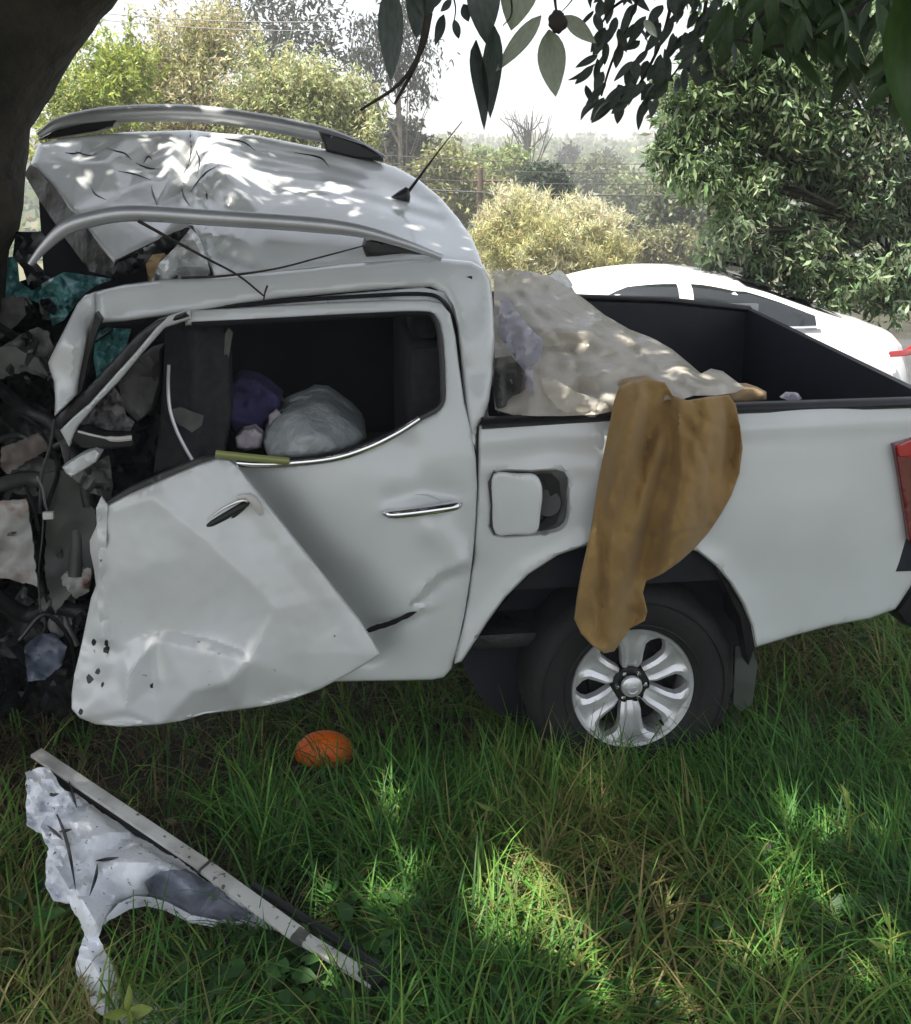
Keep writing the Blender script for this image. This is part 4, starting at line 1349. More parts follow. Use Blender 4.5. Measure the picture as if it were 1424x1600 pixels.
for (x, y, r) in ((140, 1062, 6), (152, 1050, 4), (126, 1112, 4), (237, 1072, 3), (166, 1005, 4), (146, 1003, 4), (167, 1016, 5), (160, 1070, 3)):
    o_ = panel('paint_chip', [(x + r * math.cos(a) * rnd.uniform(.6, 1.3), y + r * 1.4 * math.sin(a) * rnd.uniform(.6, 1.3)) for a in np.linspace(0, 2 * PI, 8)[:-1]], add_f(fd_d, const(-.045)), M['black'], fdoor, step=4, thick=.003)

# ---- cargo bed
bed_out = [(748, 664), (840, 658), (960, 651), (1060, 645), (1160, 640), (1300, 634), (1440, 629), (1446, 660), (1446, 800), (1440, 880), (1424, 915), (1400, 952), (1360, 967), (1300, 978), (1240, 994), (1181, 1012),
           (1176, 980), (1162, 945), (1142, 912), (1118, 884), (1090, 862), (1040, 848), (985, 843), (925, 850), (872, 868), (826, 898), (790, 934), (762, 972), (738, 1010), (722, 1034), (711, 1038),
           (722, 985), (732, 930), (739, 880), (744, 820), (747, 760), (748, 700)]
bed_d = tps([(748, 664, .05), (960, 651, .04), (1160, 640, .04), (1440, 629, .06), (760, 720, .025), (960, 720, .005), (1160, 720, .005), (1440, 700, .06), (760, 850, .02), (850, 830, -.01), (985, 800, -.015), (1120, 820, -.015),
             (1300, 800, .0), (1440, 800, .07), (1250, 940, .02), (1400, 945, .08), (1181, 1005, .03), (715, 1030, .04), (745, 930, .03)])
bside = panel('bed_side', bed_out, add_f(bed_d, crease([(715, 1040), (762, 972), (826, 898), (925, 850), (1040, 848), (1118, 884), (1162, 945), (1178, 1000)], -.022, 22, 'gauss'),
                                         crease([(755, 690), (1000, 676), (1440, 660)], -.008, 12, 'gauss'), crease([(760, 760), (860, 700), (930, 760)], .01, 40, 'gauss'), fbm(.006, 140, 7, 2),
                                         crease([(752, 735), (880, 728), (935, 735)], -.006, 10, 'gauss')),
              M['paint'], truck, holes=[cat_rom([(770, 741), (830, 738), (882, 738), (887, 776), (886, 812), (870, 828), (830, 834), (772, 834), (768, 790)], True, 3)], step=10, thick=.02, roll=(5, .02), sharp=45)
panel('bed_front_edge', [(744, 668), (750, 664), (750, 700), (749, 745), (744, 740)], const(.06), M['black'], truck, step=10, thick=.03)
# fuel flap and its recess
rec = panel('filler_recess', cat_rom([(762, 736), (830, 732), (888, 732), (893, 776), (890, 818), (872, 834), (830, 840), (768, 840), (762, 790)], True, 3),
            add_f(const(.05), lambda x, y: -.02 * np.clip((np.hypot((x - 828) / 1.0, (y - 786) / .8) - 40) / 20, 0, 1)), M['trimgray'], bside, step=9, thick=.01, sharp=60)
tube('fuel_cap', [PT(856, 786, .06), PT(856, 786, .02)], [.05, .045], M['black'], bside, 20)
panel('recess_gasket', [(838, 742), (862, 740), (874, 752), (878, 790), (870, 818), (846, 830), (838, 826), (856, 806), (860, 775), (852, 752)], const(.025), M['black'], bside, step=8, thick=.01)
panel('fuel_flap', cat_rom([(772, 742), (808, 741), (838, 743), (848, 765), (845, 800), (838, 832), (805, 835), (774, 833), (770, 788)], True, 4),
      tps([(770, 742, .0), (770, 833, .0), (845, 745, -.05), (838, 832, -.055), (848, 770, -.06), (808, 790, -.035)]), M['paint'], bside, step=8, thick=.008, roll=(4, .008))

# rail cap, liner box, tailgate
tube('bed_rail', [PT(752, 661, .06), PT(960, 648, .055), PT(1160, 637, .055), PT(1440, 628, .07)], .021, M['black'], truck, 8, 1.6, (0, 0, 1))
zr = PT(1000, 645, .06).z
xf = (PT(765, 650, .1) - Vector(TO)).dot(Vector(EX))
xr = (PT(1440, 628, .07) - Vector(TO)).dot(Vector(EX)) + .02


def lx(p):
    return (p - Vector(TO)).dot(Vector(EX))


# far wall, front wall, floor and tailgate as real plates; the far side stands higher (the body is twisted)
far = panel('bed_liner_wall', [(740, 460), (915, 466), (1040, 470), (1172, 483), (1176, 640), (1176, 700), (740, 700)], add_f(const(1.46)), M['liner'], truck, step=9, thick=.05, roll=(5, .03), sharp=40)
tube('bed_rail', [PT(740, 459, 1.45), PT(915, 465, 1.45), PT(1040, 469, 1.45), PT(1172, 483, 1.45)], .017, M['black'], truck, 8, 1.3, (0, 0, 1))
# tailgate: plate from the near rear corner to the far rear corner
A, B = PT(1446, 612, .08), PT(1172, 480, 1.48)


def tailgate_frame(px, py, d):
    out = []
    for x, y, q in zip(px, py, d):                # px: along 0..1, py: down 0..1
        top = A.lerp(B, x)
        out.append((top.x + EX[0] * q, top.y + EX[1] * q, top.z - y * .62 * (1 - .0 * x)))
    return np.array(out)


def plate(name, a, b, drop, th, m, parent, ridge=0.0):
    """upright plate whose top edge runs from a to b"""
    a, b = Vector(a), Vector(b)
    bm = bmesh.new()
    t = (b - a).normalized()
    nn = Vector((t.y, -t.x, 0)).normalized()
    n = 22
    rows = [0, .06, .12, .5, 1]
    g1, g2 = [], []
    for i in range(n + 1):
        p = a.lerp(b, i / n)
        off = ridge * (1 if (i // 2) % 2 else 0)
        g1.append([bm.verts.new(p + nn * (off if k > 1 else 0) + Vector((0, 0, -drop * rows[k]))) for k in range(5)])
        g2.append([bm.verts.new(p - nn * th + Vector((0, 0, -drop * rows[k]))) for k in range(5)])
    for i in range(n):
        for k in range(4):
            bm.faces.new((g1[i][k], g1[i + 1][k], g1[i + 1][k + 1], g1[i][k + 1]))
            bm.faces.new((g2[i][k], g2[i][k + 1], g2[i + 1][k + 1], g2[i + 1][k]))
        bm.faces.new((g1[i][0], g2[i][0], g2[i + 1][0], g1[i + 1][0]))
        bm.faces.new((g1[i][4], g1[i + 1][4], g2[i + 1][4], g2[i][4]))
    for i in (0, n):
        for k in range(4):
            bm.faces.new((g1[i][k], g1[i][k + 1], g2[i][k + 1], g2[i][k]))
    return link(name, mesh_bm(name, bm, 30), m, parent)


plate('tailgate_liner', A, B, .62, .03, M['liner'], truck, .008)
plate('tailgate', A + Vector(EX) * .05 - Vector((0, 0, .05)), B + Vector(EX) * .05 - Vector((0, 0, .05)), .62, .045, M['paint'], truck)
plate('bed_front_wall', T(xf, .09, zr - .01), T(xf, 1.44, zr + .17), .62, .03, M['liner'], truck, .008)
tbox('bed_floor', ((xf + xr) / 2, .78, .80), (xr - xf, 1.36, .05), M['liner'], truck)
plate('bed_outer_wall', T(xf, 1.56, zr + .15), T(xr, 1.56, zr + .15), .85, .03, M['paint'], truck)
plate('bed_liner_wall', T(xr, .085, zr - .02), T(xf, .085, zr - .02), .6, .02, M['liner'], truck, .006)
# tail lamp
tl = panel('tail_lamp', [(1396, 694), (1424, 681), (1452, 676), (1452, 850), (1432, 858), (1420, 845), (1408, 770)], add_f(tps([(1396, 694, .02), (1408, 780, .03), (1425, 850, .05), (1452, 690, .10), (1452, 840, .12)]), const(-.012)),
           M['darkred'], truck, step=9, thick=.05, roll=(5, .02))
panel('lamp_lens', [(1400, 696), (1424, 686), (1450, 681), (1450, 712), (1424, 716), (1404, 714)], add_f(tps([(1396, 694, .02), (1408, 780, .03), (1425, 850, .05), (1452, 690, .10), (1452, 840, .12)]), const(-.018)),
      M['red'], tl, step=9, thick=.012, roll=(4, .008))
# bumper
panel('rear_bumper', [(1398, 955), (1424, 918), (1446, 885), (1500, 880), (1500, 985), (1450, 990), (1410, 975)], add_f(const(.10)), M['black'], truck, step=12, thick=1.3, roll=(8, .04))

# ---- wheel arch liner and mud flap
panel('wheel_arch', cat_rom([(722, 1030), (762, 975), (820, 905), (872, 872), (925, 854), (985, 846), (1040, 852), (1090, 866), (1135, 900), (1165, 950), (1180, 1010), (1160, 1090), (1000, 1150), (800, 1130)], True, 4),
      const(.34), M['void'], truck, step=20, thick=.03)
bm = bmesh.new()
arch = [(711, 1045), (738, 1012), (762, 974), (790, 936), (826, 900), (872, 870), (925, 852), (985, 845), (1040, 850), (1090, 864), (1118, 886), (1142, 914), (1162, 947), (1176, 982), (1180, 1012)]
ring = []
for (x, y) in cat_rom(arch, n=3):
    ring.append((bm.verts.new(PT(x, y, .045)), bm.verts.new(PT(x, y, .045) + Vector(EY) * .32)))
for a, b in zip(ring[:-1], ring[1:]):
    bm.faces.new((a[0], b[0], b[1], a[1]))
link('arch_liner', mesh_bm('arch_liner', bm, 60), M['black'], truck)
panel('arch_trim', [(1118, 886), (1142, 914), (1162, 947), (1176, 972), (1179, 1012), (1170, 1040), (1163, 1010), (1156, 965), (1138, 928)], const(.03), M['black'], truck, step=8, thick=.06, roll=(4, .01))
panel('mud_flap', [(1150, 1010), (1176, 1008), (1184, 1040), (1176, 1100), (1158, 1112), (1146, 1100)], add_f(const(.10)), M['greenish'], truck, step=9, thick=.02)

# ---- chassis under the cab
tbox('chassis_rail', (-.1, .50, .58), (2.7, .12, .14), M['inner_dark'], truck, .02)
tbox('chassis_rail', (-.1, 1.15, .58), (2.7, .12, .14), M['inner_dark'], truck, .02)
tube('rear_axle', [T(0, .2, .39), T(0, 1.4, .39)], .06, M['inner_dark'], truck, 12)
tbox('sill', (-1.05, .26, .50), (.95, .10, .10), M['inner_dark'], truck, .03)
tbox('cab_floor', (-.95, .80, .52), (1.35, 1.30, .06), M['inner_dark'], truck, .02)

# ---- rear wheel
def build_wheel(parent, cen, far=False):
    Mx = Matrix((Vector(EX), Vector(EY), Vector((0, 0, 1)))).transposed().to_4x4()
    Mx.translation = cen

    def fin(name, bm, m, par, sm=40):
        me = mesh_bm(name, bm, sm)
        me.transform(Mx)
        return link(name, me, m, par)
    bm = bmesh.new()                                                # tyre
    prof = [(.222, .03), (.226, .012), (.240, .002), (.275, -.008), (.315, -.012), (.350, -.004), (.372, .014), (.384, .036), (.388, .06), (.390, .13), (.388, .20), (.382, .225), (.36, .25), (.30, .262), (.225, .24)]
    lathe(bm, prof, 72, close=False)
    for v in bm.verts:                                             # tread blocks
        r = math.hypot(v.co.x, v.co.z)
        if r > .366:
            a = math.atan2(v.co.z, v.co.x)
            k = 0.985 if int((a + PI) / (2 * PI) * 72) % 2 else 1.0
            v.co.x *= k
            v.co.z *= k
    tyre = fin('wheel', bm, M['rubber'], parent, 40)
    bm = bmesh.new()
    lathe(bm, [(.246, -.0045), (.250, -.0085), (.254, -.0055)], 64, close=False)
    lathe(bm, [(.330, -.0125), (.333, -.0155), (.337, -.0095)], 64, close=False)
    fin('sidewall_ridge', bm, M['rubber'], tyre)
    bm = bmesh.new()                                                # rim barrel + lip
    lathe(bm, [(.214, .20), (.205, .10), (.203, .05), (.206, .022), (.212, .010), (.222, .006), (.226, .014), (.224, .05)], 72, close=False)
    fin('rim', bm, M['alloy'], tyre)
    bm = bmesh.new()
    lathe(bm, [(.001, .11), (.14, .11), (.145, .13), (.205, .14)], 48, close=False)
    fin('brake_disc', bm, M['alloy_dark'], tyre)
    for k in range(6):
        a0 = R(90 + 60 * k)
        bm = bmesh.new()                                            # twin-ridged spoke
        rows = [(.066, .0340, .044), (.090, .0405, .031), (.125, .0435, .026), (.160, .051, .025), (.186, .068, .022), (.200, .090, .018), (.210, .106, .015)]
        vs = []
        for r, hw, y in rows:
            ss = [(-1.0, .030), (-.92, .004), (-.62, -.004), (-.40, .002), (-.26, .008), (.26, .008), (.40, .002), (.62, -.004), (.92, .004), (1.0, .030)]
            line = []
            for s, dy in ss:
                px_, pz_ = r if r < .18 else math.sqrt(max(r * r - (s * hw) ** 2, 0)), s * hw
                x = px_ * math.cos(a0) - pz_ * math.sin(a0)
                z = px_ * math.sin(a0) + pz_ * math.cos(a0)
                line.append(bm.verts.new((x, y + dy * (1.0 if r > .06 else .5), z)))
            vs.append(line)
        for p, q in zip(vs[:-1], vs[1:]):
            for i in range(9):
                bm.faces.new((p[i], p[i + 1], q[i + 1], q[i]))
        fin('spoke', bm, M['alloy'], tyre, 35)
    bm = bmesh.new()
    lathe(bm, [(.040, .034), (.038, .022), (.030, .016), (.001, .013)], 32, close=False)
    hc = fin('hub_cap', bm, M['alloy'], tyre)
    bm = bmesh.new()
    lathe(bm, [(.066, .07), (.064, .048), (.05, .044), (.038, .046)], 32, close=False)
    fin('hub', bm, M['alloy_dark'], tyre)
    me = None
    for k in range(6):
        a = R(60 + 60 * k)
        bm = bmesh.new()
        lathe(bm, [(.010, .05), (.0095, .030), (.006, .024), (.001, .023)], 6, close=False)
        for v in bm.verts:
            v.co += Vector((.052 * math.cos(a), 0, .052 * math.sin(a)))
        fin('lug_nut', bm, M['chrome'], tyre)
    # embossed oval badge on the cap
    bm = bmesh.new()
    add_tube(bm, [(.020 * math.cos(t), .0135, .020 * math.sin(t)) for t in np.linspace(0, 2 * PI, 28)], .0018, 6)
    add_box(bm, (0, .0125, 0), (.050, .004, .008))
    fin('badge', bm, M['alloy'], tyre)
    bm = bmesh.new()
    add_tube(bm, [(.19 * math.cos(R(-52)), .02, .19 * math.sin(R(-52))), (.19 * math.cos(R(-52)), .045, .19 * math.sin(R(-52)))], .006, 8)
    fin('valve', bm, M['black'], tyre)
    return tyre


wc = PT(991, 1079, .052)
wheel = build_wheel(truck, wc)
fw_ = wheel.copy()
COL.objects.link(fw_)
fw_.rotation_euler = (0, 0, PI)
piv = wc - Vector(TO)
off = Matrix.Rotation(PI, 4, 'Z') @ piv
fw_.location = piv + Vector(EY) * 1.5 - off
for ch in list(wheel.children):
    c = ch.copy()
    COL.objects.link(c)
    c.parent = fw_

# ---- dark cab interior: far side, rear wall, lining, seats
zf = 2.02
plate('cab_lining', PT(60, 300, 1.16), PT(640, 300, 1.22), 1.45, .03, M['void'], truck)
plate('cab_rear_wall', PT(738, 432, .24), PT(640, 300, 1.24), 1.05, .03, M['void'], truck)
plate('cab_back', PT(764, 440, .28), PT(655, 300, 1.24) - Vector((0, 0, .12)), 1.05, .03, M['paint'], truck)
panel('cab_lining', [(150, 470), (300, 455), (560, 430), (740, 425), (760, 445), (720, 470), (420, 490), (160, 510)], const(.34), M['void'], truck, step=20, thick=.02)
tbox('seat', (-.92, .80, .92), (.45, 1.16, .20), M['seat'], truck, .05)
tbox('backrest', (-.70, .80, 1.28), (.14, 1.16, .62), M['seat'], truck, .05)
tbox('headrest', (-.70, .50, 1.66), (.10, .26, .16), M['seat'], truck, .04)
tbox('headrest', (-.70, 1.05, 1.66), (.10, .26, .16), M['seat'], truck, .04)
tbox('backrest', (-1.52, .52, 1.30), (.15, .50, .72), M['seat'], truck, .05)
# middle pillar and inner trims seen through the open side
panel('middle_pillar', [(258, 508), (296, 500), (352, 500), (360, 560), (362, 640), (350, 716), (300, 724), (262, 735), (240, 740), (250, 660), (256, 580)], add_f(tps([(262, 510, .26), (352, 505, .24), (255, 735, .22), (350, 715, .16)]), crease([(300, 505), (306, 600), (300, 722)], -.05, 22, 'gauss')),
      M['seat'], truck, step=10, thick=.06, roll=(5, .02))
panel('pillar_trim', [(358, 512), (352, 520), (350, 560), (356, 585), (358, 588), (358, 556), (364, 520)], const(.22), M['trimgray'], truck, step=8, thick=.01)
tube('door_weatherstrip', cat_rom([PT(264, 570, .12), PT(263, 605, .12), PT(266, 640, .11), PT(276, 672, .10), (PT(290, 700, .09)), PT(304, 724, .08)], n=5), .006, M['rail'], truck, 6)
panel('seat_side', [(185, 600), (205, 570), (235, 545), (254, 540), (252, 600), (240, 640), (215, 660), (195, 640)], add_f(const(.30), fbm(.05, 40, 2)), M['trimgray'], truck, step=8, thick=.06, roll=(6, .03))
panel('belt_guide', [(265, 640), (280, 636), (318, 650), (316, 664), (300, 676), (276, 660)], const(.14), M['trimgray'], truck, step=8, thick=.01, jag=1)
panel('airbag', [(118, 672), (140, 640), (160, 612), (176, 604), (190, 622), (196, 650), (210, 660), (200, 682), (176, 682), (150, 676)], add_f(const(.18), fbm(.09, 26, 6, 3, True)), M['airbag'], truck, step=6, thick=.01, sharp=45)
mir = panel('door_mirror', [(112, 676), (130, 672), (160, 682), (200, 684), (212, 690), (208, 700), (170, 702), (130, 700), (110, 690)], const(.06), M['black'], truck, step=8, thick=.08, roll=(4, .02))
tube('mirror_edge', cat_rom([PT(122, 674, .05), PT(150, 681, .04), PT(180, 686, .04), PT(206, 684, .05)], n=4), [.004] * 7 + [.009] * 6, M['wallwhite'], mir, 6)
panel('hinge_bracket', [(97, 730), (125, 712), (148, 702), (158, 708), (150, 722), (112, 746), (104, 740)], add_f(const(.02), fbm(.02, 20, 3)), M['paint_dirty'], truck, step=7, thick=.05, roll=(4, .015))
panel('torn_bracket', [(112, 746), (150, 722), (170, 712), (176, 760), (170, 800), (160, 775), (140, 770)], add_f(const(.10), fbm(.06, 24, 4, 3, True)), M['trimgray'], truck, step=7, thick=.008)

# ---- crushed front end
panel('engine_bay', [(-60, 470), (60, 430), (150, 470), (150, 500), (180, 600), (330, 720), (330, 760), (170, 800), (160, 1130), (60, 1160), (-60, 1160)], add_f(const(.62), fbm(.16, 70, 11, 4, True)), M['inner_dark'], truck, step=11, thick=.05, sharp=25)
panel('dash_panel', [(150, 700), (250, 660), (340, 700), (340, 790), (240, 800), (165, 800)], add_f(const(.5), fbm(.1, 50, 12, 3, True)), M['void'], truck, step=12, thick=.04)
junk = [
    ('crumpled_panel', [(-20, 570), (0, 545), (30, 524), (55, 512), (74, 516), (82, 540), (82, 572), (70, 592), (40, 580), (5, 590), (-20, 610)], .34, .07, 30, 'bare_gray', 21),
    ('crumpled_panel', [(-20, 470), (20, 462), (38, 466), (40, 492), (22, 512), (0, 530), (-20, 535)], .46, .06, 22, 'trimgray', 22),
    ('bent_strut', [(-20, 545), (20, 540), (60, 560), (76, 590), (40, 570), (-20, 575)], .30, .03, 30, 'trimgray', 28),
    ('crumpled_panel', [(2, 700), (30, 690), (60, 676), (78, 682), (74, 704), (40, 722), (10, 742), (0, 730)], .36, .05, 25, 'pinkgray', 23),
    ('torn_fender_skin', [(-20, 786), (20, 782), (42, 780), (50, 840), (58, 916), (20, 906), (-20, 898)], .22, .05, 30, 'rusty', 24),
    ('inner_liner', [(62, 740), (100, 735), (128, 760), (150, 800), (150, 850), (144, 905), (110, 930), (86, 960), (70, 900), (72, 820)], .30, .05, 60, 'greenish', 25),
    ('crumpled_panel', [(74, 930), (100, 920), (118, 936), (112, 975), (94, 998), (76, 985)], .34, .05, 25, 'bare_gray', 26),
    ('torn_liner', [(38, 1010), (60, 992), (84, 990), (104, 1012), (96, 1040), (70, 1062), (44, 1064)], .28, .06, 18, 'bluish', 27),
    ('crumpled_panel', [(92, 905), (120, 880), (142, 890), (140, 925), (118, 935)], .30, .05, 16, 'rusty', 29),
    ('crumpled_panel', [(-20, 640), (20, 620), (80, 640), (84, 690), (30, 700), (-20, 690)], .55, .10, 30, 'inner_dark', 30),
    ('hose_bundle', [(10, 720), (60, 712), (92, 722), (96, 750), (60, 775), (20, 770)], .40, .06, 22, 'greenish', 31),
    ('crumpled_panel', [(60, 470), (82, 462), (90, 480), (84, 500), (66, 498)], .44, .06, 14, 'trimgray', 32),
    ('engine_block', [(-20, 930), (30, 920), (70, 950), (66, 1010), (20, 1030), (-20, 1020)], .46, .08, 30, 'inner_dark', 33),
]
for nm, ol, d, am, sz, mm, sd_ in junk:
    panel(nm, ol, add_f(const(d), fbm(am * .8, sz * 1.5, sd_, 2, False)), M[mm], truck, step=6, thick=.008, sharp=50, jag=1.5)
for k in range(22):
    x_, y_, r_ = rnd.uniform(-5, 150), rnd.uniform(470, 1010), rnd.uniform(9, 26)
    if x_ > 80 and y_ < 700:
        x_ -= 70
    el_ = rnd.uniform(.25, .8)
    th_ = rnd.uniform(0, PI)
    ol = []
    for a in np.linspace(0, 2 * PI, 8)[:-1]:
        q_ = rnd.uniform(.55, 1.25) * r_
        u_, v_ = q_ * math.cos(a), q_ * el_ * math.sin(a)
        ol.append((x_ + u_ * math.cos(th_) - v_ * math.sin(th_), y_ + u_ * math.sin(th_) + v_ * math.cos(th_)))
    panel('torn_piece', ol, add_f(const(rnd.uniform(.20, .44)), fbm(.05, 14, k)), M[rnd.choice(['inner_dark', 'black', 'greenish', 'inner_dark', 'inner_dark', 'black'])], truck, step=6, thick=.006, sharp=40)
for (pp, r, mm) in (([(58, 745), (66, 762), (70, 785), (74, 800)], .004, 'rail'), ([(68, 800), (66, 840), (60, 900), (64, 960)], .003, 'greenish'), ([(40, 760), (52, 790), (60, 830)], .006, 'black'),
                    ([(20, 640), (60, 670), (90, 730), (70, 800)], .007, 'black'), ([(86, 655), (78, 700), (66, 740), (62, 800)], .006, 'greenish'), ([(30, 1000), (70, 960), (110, 1000), (120, 1060)], .008, 'black')):
    tube('wiring', cat_rom([PT(x, y, .2 + .03 * i) for i, (x, y) in enumerate(pp)], n=5), r, M[mm], truck, 6)
for (pp, r, mm) in (([(-10, 600), (40, 640), (80, 660), (120, 720), (140, 790)], .022, 'inner_dark'), ([(-10, 760), (50, 748), (96, 770), (120, 830), (118, 900)], .026, 'greenish'), ([(-10, 930), (40, 960), (90, 948), (140, 960)], .030, 'inner_dark'),
                    ([(10, 850), (60, 900), (70, 980), (60, 1060)], .018, 'black'), ([(100, 690), (120, 760), (150, 800), (160, 860)], .016, 'bare_gray'), ([(-10, 505), (30, 530), (70, 560), (90, 610)], .014, 'inner_dark'), ([(20, 1000), (60, 1040), (110, 1050)], .028, 'black'),
                    ([(90, 860), (110, 900), (100, 960), (120, 1010)], .012, 'bare_gray'), ([(-10, 690), (30, 680), (70, 700), (100, 690)], .010, 'greenish')):
    tube('bent_pipe', cat_rom([PT(x, y, .30 + .03 * ((i * 7) % 4)) for i, (x, y) in enumerate(pp)], n=6), r, M[mm], truck, 10)
tbox('wire_connector', tuple(((PT(76, 805, .19) - Vector(TO)).dot(Vector(EX)), .19, PT(76, 805, .19).z)), (.035, .02, .025), M['wallwhite'], truck, .004)

# ---- shattered windscreen, hanging in sheets
for ol, d, sd_ in (([(8, 470), (12, 402), (26, 400), (30, 440), (50, 455), (70, 440), (100, 425), (150, 432), (178, 436), (150, 446), (118, 470), (92, 500), (82, 510), (76, 480), (40, 465)], .48, 1),
                   ([(60, 455), (95, 428), (120, 440), (150, 445), (128, 462), (100, 500), (84, 508)], .34, 2), ([(150, 520), (166, 512), (205, 514), (196, 545), (172, 575), (152, 596), (146, 560)], .30, 3)):
    panel('windscreen_glass', ol, add_f(const(d), fbm(.08, 36, 40 + sd_, 3, True)), M['glass'], truck, step=6, thick=.005, sharp=20)
panel('wiper_cowl', [(24, 362), (60, 362), (74, 380), (50, 408), (70, 430), (44, 446), (36, 420), (20, 400)], add_f(const(.42), fbm(.03, 20, 3)), M['black'], truck, step=8, thick=.03)
tube('wiper_arm', [PT(140, 540, .26), PT(165, 522, .25), PT(176, 514, .25)], .006, M['black'], truck, 6)

# ================================================================== WHITE CAR BEHIND
def build_car():
    rear = W(1448, 548, 6.15)[0]
    X1, Yn = rear[0], 6.12
    root = thing('parked_car', 'white saloon car parked behind the cargo bed, only its roof and windows showing', 'car', (X1 - 2.2, Yn + .87, 0.015))
    # stations: x from rear, roof/deck height, belt height, half width low, half width at top edge
    DZ = .025
    st = [(0.0, .90, .84, .70, .62), (.05, 1.10, 1.00, .78, .68), (.16, 1.16, 1.06, .83, .70), (.36, 1.20, 1.07, .865, .71), (.60, 1.28, 1.07, .87, .69), (.85, 1.38, 1.06, .875, .60), (1.10, 1.455, 1.05, .875, .56), (1.35, 1.485, 1.04, .88, .54),
          (1.60, 1.488, 1.03, .88, .54), (1.85, 1.462, 1.02, .88, .55), (2.10, 1.40, 1.0, .88, .58), (2.45, 1.24, .98, .88, .67), (2.8, 1.06, .96, .88, .72), (3.5, .98, .92, .865, .70), (4.1, .88, .82, .83, .66), (4.5, .74, .66, .70, .56), (4.56, .52, .46, .62, .5)]
    xs = [s[0] for s in st]
    fine = np.linspace(0, 4.56, 60)
    cols = [np.interp(fine, xs, [s[k] + (DZ if k < 3 else 0) for s in st]) for k in range(1, 5)]
    for c in cols:
        c[1:-1] = (c[:-2] + 2 * c[1:-1] + c[2:]) / 4
    bm = bmesh.new()
    rows = []
    yc = Yn + .88

    def section(i):
        hr, hb, wl, wt = (c[i] for c in cols)
        hb = min(hb, hr - .03)
        half = [(wl - .06, .22), (wl - .01, .34), (wl, .55), (wl - .005, .75), (wl - .03, hb - .05), (wl - .075, hb), (wl - .085 - (wl - .085 - wt) * .25, hb + (hr - hb) * .25),
                (wl - .085 - (wl - .085 - wt) * .8, hb + (hr - hb) * .78), (wt - .05, hr - .052 * min(1, (hr - hb) / .4)), (wt - .14, hr - .03 * min(1, (hr - hb) / .4)), (wt * .4, hr - .010), (0, hr - .006)]
        return half
    for i, f in enumerate(fine):
        half = section(i)
        line = [(-w_, z) for w_, z in half] + [(w_, z) for w_, z in half[-2::-1]]
        rows.append([bm.verts.new((X1 - f, yc + y, z)) for y, z in line])
    for p, q in zip(rows[:-1], rows[1:]):
        for k in range(len(p) - 1):
            bm.faces.new((p[k], p[k + 1], q[k + 1], q[k]))
    bm.faces.new(rows[0])
    bm.faces.new(rows[-1][::-1])
    link('body', mesh_bm('body', bm, 45), M['carpaint'], root)

    def side_pt(f, v, side, out=.006):
        half = section(int(round(f / 4.56 * 59)))
        a, b = half[5], half[8]
        c = half[7]
        if v < .78:
            t = v / .78
            y, z = a[0] + (c[0] - a[0]) * t, a[1] + (c[1] - a[1]) * t
        else:
            t = (v - .78) / .22
            y, z = c[0] + (b[0] - c[0]) * t, c[1] + (b[1] - c[1]) * t
        return Vector((X1 - f, yc + side * (y + out), z + out * .4))

    def pane(name, fs, side, v0, v1, m, par):
        bm = bmesh.new()
        g = [[bm.verts.new(side_pt(f, v, side)) for v in np.linspace(v0(f), v1(f), 7)] for f in fs]
        g2 = [[bm.verts.new(side_pt(f, v, side, .0)) for v in np.linspace(v0(f), v1(f), 7)] for f in fs]
        for i in range(len(fs) - 1):
            for k in range(6):
                bm.faces.new((g[i][k], g[i + 1][k], g[i + 1][k + 1], g[i][k + 1]))
        n = len(fs) - 1
        for i in range(n):
            bm.faces.new((g[i][6], g[i + 1][6], g2[i + 1][6], g2[i][6]))
            bm.faces.new((g[i][0], g2[i][0], g2[i + 1][0], g[i + 1][0]))
        return link(name, mesh_bm(name, bm, 40), m, par)
    for side in (-1, 1):
        top = lambda f: float(np.interp(f, [.62, 1.0, 1.3, 1.8, 2.2], [.80, .88, .94, .93, .50]))
        bot = lambda f: float(np.interp(f, [.62, .85, 1.1, 3.1], [.50, .34, .10, .08]))
        pane('side_window', np.linspace(.64, 1.38, 12), side, bot, top, M['carglass'], root)
        pane('side_window', np.linspace(1.47, 2.18, 10), side, bot, top, M['carglass'], root)
        tp = [side_pt(f, bot(f), side, .012) for f in np.linspace(.62, 2.2, 16)]
        tube('window_trim', tp, .008, M['chrome'], root, 6)
    # rear and front glass lie on the sloping ends
    for fa, fb, nm in ((.42, 1.02, 'rear_window'), (2.12, 2.7, 'windscreen')):
        bm = bmesh.new()
        g = []
        for f in np.linspace(fa, fb, 6):
            i = int(round(f / 4.56 * 59))
            hr, wt = cols[0][i], cols[3][i]
            g.append([bm.verts.new((X1 - f, yc + y * (wt - .12), hr + .024 - .02 * y * y)) for y in np.linspace(-1, 1, 7)])
        for p, q in zip(g[:-1], g[1:]):
            for k in range(6):
                bm.faces.new((p[k], p[k + 1], q[k + 1], q[k]))
        bmesh.ops.solidify(bm, geom=bm.faces[:], thickness=.008)
        link(nm, mesh_bm(nm, bm, 40), M['carglass'], root)
    for side in (-1, 1):
        bm = bmesh.new()
        g = []
        for f in (-.012, .04, .12, .22):
            g.append([bm.verts.new((X1 - f, yc + side * (w_ + np.interp(f, [0, .05, .16, .36], [.66, .785, .838, .868]) - .66 + .0), z)) for w_, z in ((.662, 1.035), (.660, 1.05), (.652, 1.07), (.640, 1.092 - .045 * (f > .1)))])
        for p, q in zip(g[:-1], g[1:]):
            for k in range(3):
                bm.faces.new((p[k], p[k + 1], q[k + 1], q[k]))
        link('tail_lamp', mesh_bm('tail_lamp', bm, 40), M['red'], root)
